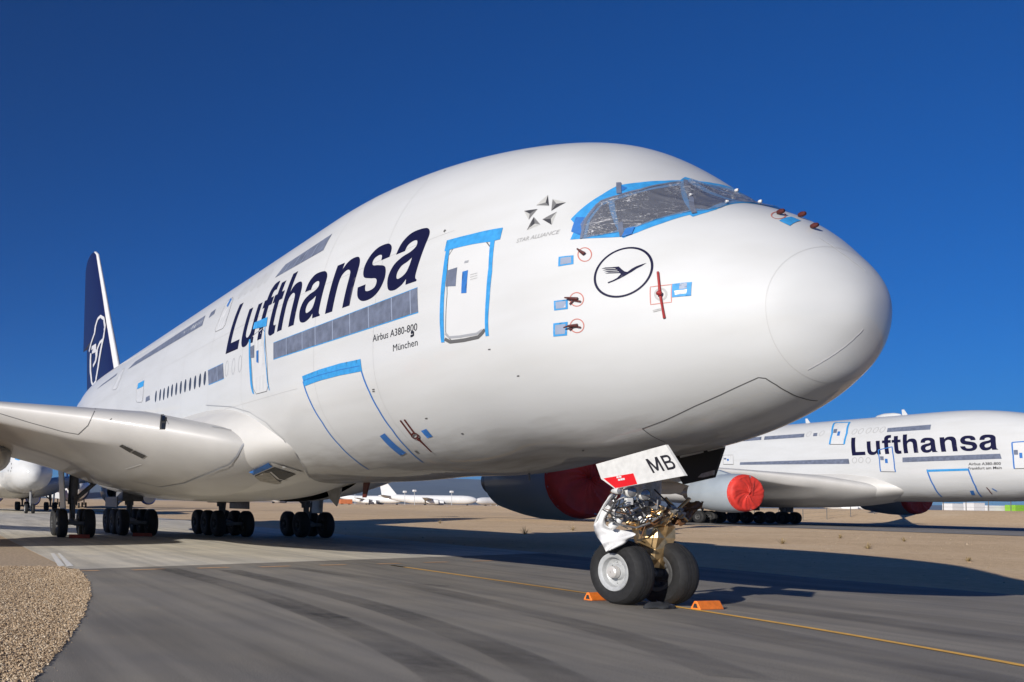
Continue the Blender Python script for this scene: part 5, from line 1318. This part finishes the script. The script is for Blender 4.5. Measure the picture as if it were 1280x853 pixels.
tag(sh, 'white plastic sheet draped over the nose gear above the nearer tyre', 'sheet')

# fence at the foot of the bank
M['post'] = mat('fence_post_metal', (.10, .095, .09), .6); M['wire'] = mat('fence_wire', (.22, .20, .18), .6)
fp = [np.array([112.4+.066*i*4.4*0+i*.25, -122.6+(-1)*i*4.2*1., 0]) for i in range(-3, 14)]
fn = empty('wire_fence', (fp[3][0], fp[3][1], float(terrain_z(fp[3][0], fp[3][1])))); tag(fn, 'wire fence with thin dark posts along the foot of the sandy bank', 'fence')
off = np.array(fn.location); tops = []
for i, p in enumerate(fp):
    z = float(terrain_z(p[0], p[1])); 
    MB().tube((p[0]-off[0], p[1]-off[1], z-.2-off[2]), (p[0]-off[0], p[1]-off[1], z+1.75-off[2]), .05, n=6).build('post', M['post'], fn); tops.append((p[0]-off[0], p[1]-off[1], z-off[2]))
for h in (.5, 1.1, 1.65): MB().path([(t_[0], t_[1], t_[2]+h) for t_ in tops], .012, 4).build('wire', M['wire'], fn)

# vehicles and boxes beyond the fence
def boxy(name, label, cat, px0, px1, h, d, base, m, cab=None, depth=2.4):
    a, b = at_depth((px0, 640), d), at_depth((px1, 640), d); z = base; L = np.linalg.norm((b-a)[:2]); ang = math.atan2(b[1]-a[1], b[0]-a[0])
    root = empty(name, (a[0], a[1], z)); root.rotation_euler = (0, 0, ang); tag(root, label, cat)
    bevel(MB().box((L/2, 0, h/2+.45), (L, depth, h)).build('body', m, root), .08, 2)
    if cab: bevel(MB().box((L-.55, 0, h*.72+.45), (1.16, depth*.92, h*.36)).build('window', M['glass'], root), .04)
    for x in (L*.2, L*.8):
        for s in (1, -1): MB().lathe((x, s*depth*.42, .4), [(-.12, .05), (-.12, .36), (-.08, .4), (.08, .4), (.12, .36), (.12, .05)], 1, 16).build('wheel', M['tyre'], root, True)
    return root
zb = lambda px, d: float(terrain_z(*at_depth((px, 640), d)[:2]))
M['trailer'] = mat('faded_orange_paint', (.50, .15, .05), .6, var=.2)
M['green'] = mat('green_truck_paint', (.20, .42, .03), .4); M['boxwhite'] = mat('white_vehicle_paint', (.62, .62, .62), .4)
boxy('van', 'white van half hidden behind the engine of the airliner at right', 'van', 1184, 1198, 1.9, 230, zb(1190, 230), M['boxwhite'], True)
boxy('pickup_truck', 'dark vehicle between the two white vans beyond the fence', 'truck', 1199, 1209.5, 1.1, 230, zb(1204, 230), M['gear'], True)
boxy('van', 'white van right of the dark vehicle, parked beyond the fence', 'van', 1210.5, 1225, 2.1, 225, zb(1217, 225), M['boxwhite'], True)
boxy('trailer', 'long pale grey trailer beside the green truck beyond the fence', 'trailer', 1227, 1262, 1.6, 235, zb(1244, 235), M['boxwhite'])
boxy('truck', 'bright green truck at the right edge beyond the fence', 'truck', 1262.5, 1277, 1.8, 232, zb(1270, 232), M['green'], True)
boxy('equipment_trailer', 'orange equipment trailer on the sand left of the far white airliner', 'trailer', 424.5, 439.5, 2.7, 520, zb(432, 520), M['trailer'])

def far_at(label, nose_px, tail_px, d, R, **k):
    a, b = at_depth((nose_px, 632), d), at_depth((tail_px, 632), d*k.pop('dd', 1.0)); L = float(np.linalg.norm((b-a)[:2])); ang = math.atan2(b[1]-a[1], b[0]-a[0])
    return far_airliner(label, (a[0], a[1], float(terrain_z(a[0], a[1]))), ang, L, R, **k)
far_at('small far white airliner with its tall white fin clear against the blue hills', 597, 473, 560, 2.75, dd=1.04)
far_at('far white airliner behind the orange trailer, its nose overlapped by the white fin', 505, 420, 640, 2.7, dd=1.05, tail=False)
far_at('far white airliner half hidden behind the dark engine under the near nose', 594, 720, 640, 2.7, dd=1.03)
far_at('far white airliner glimpsed under the near belly left of the orange trailer', 388, 300, 600, 2.6, dd=1.03, tail=False)
far_at('far white airliner under the belly of the right-hand airliner', 1100, 1010, 520, 2.8, dd=1.03, tail=False)
# navy airliners behind the left wing gear
far_airliner('white and navy airliner with navy engines seen behind the wing gear at left', tuple(np.append(at_depth((98, 632), 190)[:2], 0.)), -.12, 64, 3.0, body='farwhite', finm='navy', belly='navy', engm='navy')

# floodlight masts in front of the far aircraft
for px, py, lb in ((443.7, 613, 'floodlight mast above the orange trailer, leftmost of four'), (506, 615, 'floodlight mast just right of the far white fin'), (518, 613.7, 'second floodlight mast right of the far white fin'), (564.5, 615, 'floodlight mast above the nose half of the far airliner')):
    q = at_depth((px, py), 420); b0 = float(terrain_z(q[0], q[1])); root = empty('floodlight_mast', (q[0], q[1], b0)); tag(root, lb, 'light mast', 'floodlight masts in the distance')
    MB().tube((0, 0, 0), (0, 0, q[2]-b0), .11, n=8).build('pole', M['fargrey'], root); bevel(MB().box((0, 0, q[2]-b0), (1.3, 1.5, 1.0)).build('lamp_head', M['farwhite'], root), .3, 2)
# dry weeds on the sand
M['weed'] = mat('dry_weed', (.26, .19, .09), .9, var=.3, vscale=8)
def weed(x, y, h, label):
    mb = MB(); z = float(terrain_z(x, y)); r = np.random.default_rng(int(abs(x*91+y*37)))
    for i in range(38):
        a = r.uniform(0, 6.28); t = r.uniform(.1, 1.1); l = h*r.uniform(.5, 1); p = np.array([0, 0, 0.]); q = np.array([math.cos(a)*math.sin(t)*l, math.sin(a)*math.sin(t)*l, math.cos(t)*l])
        s = np.array([-math.sin(a), math.cos(a), 0])*.012
        mb.add([p-s, p+s, p*.4+q*.6+s*.7, q, p*.4+q*.6-s*.7], [(0, 1, 2, 4), (4, 2, 3)])
    o = mb.build('dry_weed', M['weed'], fix=False); o.location = (x, y, z-.02); tag(o, label, 'weed', 'dry weeds on the sand'); return o
for p, h, lb in (((932, 655), .95, 'dry weed tuft on the sand below the red engine cover'), ((656, 667), .8, 'dry weed tuft at the shadow edge under the dark engine'), ((716, 664), .5, None), ((978, 680), .45, None), ((1085, 686), .4, None), ((550, 655), .6, None), ((1130, 680), .35, None), ((1050, 676), .4, None), ((1210, 700), .3, None)):
    q = ground(np.array(p, float), .05); weed(q[0], q[1], h, lb or 'small dry weed on the open sand')

# hills on the horizon
def ridge(name, d, px0, px1, prof, m, seed):
    r = np.random.default_rng(seed); V = []; F = []; n = 140; rows_ = 10
    pxs = np.linspace(px0, px1, n); hp = np.interp(pxs, [p[0] for p in prof], [p[1] for p in prof])
    nz = sum(np.interp(np.arange(n), np.arange(0, n+2**k, 2**k), r.normal(0, 1, len(np.arange(0, n+2**k, 2**k))))*(2**k)*.10 for k in range(1, 5))
    for j in range(rows_):
        f = j/(rows_-1)
        for i, px in enumerate(pxs):
            q = at_depth((px, 632), d*(1+.5*f)); z = 6+(CC[2]+(hp[i]+nz[i]*.5)*d/CF*1.02*1.5)*f**.8*(1+.0*i); z *= (1+.12*math.sin(i*.9+j*1.7)*(0 < j < rows_-1)); V.append((q[0], q[1], z if j else -5))
    for j in range(rows_-1):
        for i in range(n-1): F.append((j*n+i, j*n+i+1, (j+1)*n+i+1, (j+1)*n+i))
    return struct(link(name, mesh(name, V, F), m))
M['hill'] = mat('wooded_hill', (.075, .085, .06), .95, var=.3, vscale=.004)
ridge('hills', 7000, -900, 2600, [(-900, 14), (0, 18), (300, 26), (450, 31), (560, 32), (640, 30), (760, 22), (1000, 10), (2600, 6)], M['hill'], 3)

# ================================================================== light, air, camera
hz = MB().box((7000, 0, 215), (16000, 26000, 470)).build('haze', None) if False else None
hm = bpy.data.materials.new('haze_air'); hm.use_nodes = True; ht = hm.node_tree; ht.nodes.remove(ht.nodes['Principled BSDF'])
pv = ht.nodes.new('ShaderNodeVolumePrincipled'); pv.inputs['Color'].default_value = (.50, .68, 1., 1); pv.inputs['Density'].default_value = 6e-5; pv.inputs['Anisotropy'].default_value = .2
ht.links.new(pv.outputs['Volume'], ht.nodes['Material Output'].inputs['Volume'])
hz = MB().box((6000, 0, 290), (17000, 30000, 620)).build('haze', hm); hz['kind'] = 'stuff'; hz['label'] = 'thin blue air between the camera and the far hills'
SUN = np.array([-1.42, 2.48, 1.0]); SUN /= np.linalg.norm(SUN); EL = math.asin(SUN[2])
sl = bpy.data.lights.new('sun', 'SUN'); sl.energy = 5.0; sl.angle = math.radians(.53); sl.color = (1., .95, .885)
so = bpy.data.objects.new('sun', sl); COL.objects.link(so); so.rotation_euler = Vector(-SUN).to_track_quat('-Z', 'Y').to_euler()
w = bpy.data.worlds.new('World'); scn.world = w; w.use_nodes = True; nt = w.node_tree
bg = nt.nodes['Background']; sky = nt.nodes.new('ShaderNodeTexSky'); sky.sky_type = 'NISHITA'; sky.sun_disc = False; sky.sun_elevation = EL; sky.sun_rotation = math.atan2(SUN[0], SUN[1])
sky.altitude = 1500; sky.air_density = .8; sky.dust_density = .0; sky.ozone_density = 8.
bg.inputs['Strength'].default_value = .062
hs = nt.nodes.new('ShaderNodeHueSaturation'); hs.inputs['Saturation'].default_value = 1.45; hs.inputs['Hue'].default_value = .508; nt.links.new(sky.outputs['Color'], hs.inputs['Color']); nt.links.new(hs.outputs['Color'], bg.inputs['Color'])
cam = bpy.data.cameras.new('camera'); co = bpy.data.objects.new('camera', cam); COL.objects.link(co); scn.camera = co
from mathutils import Matrix
co.matrix_world = Matrix(((cr[0], cu[0], -cd[0], CC[0]), (cr[1], cu[1], -cd[1], CC[1]), (cr[2], cu[2], -cd[2], CC[2]), (0, 0, 0, 1)))
cam.sensor_fit = 'HORIZONTAL'; cam.sensor_width = 36; cam.lens = CF/1280*36; cam.shift_x = -CDX/1280; cam.shift_y = CDY/1280; cam.clip_start = .1; cam.clip_end = 40000
scn.view_settings.view_transform = 'Standard'; scn.view_settings.look = 'None'; scn.view_settings.exposure = .28; scn.view_settings.gamma = 1
scn.cycles.max_bounces = 8; scn.cycles.transparent_max_bounces = 8
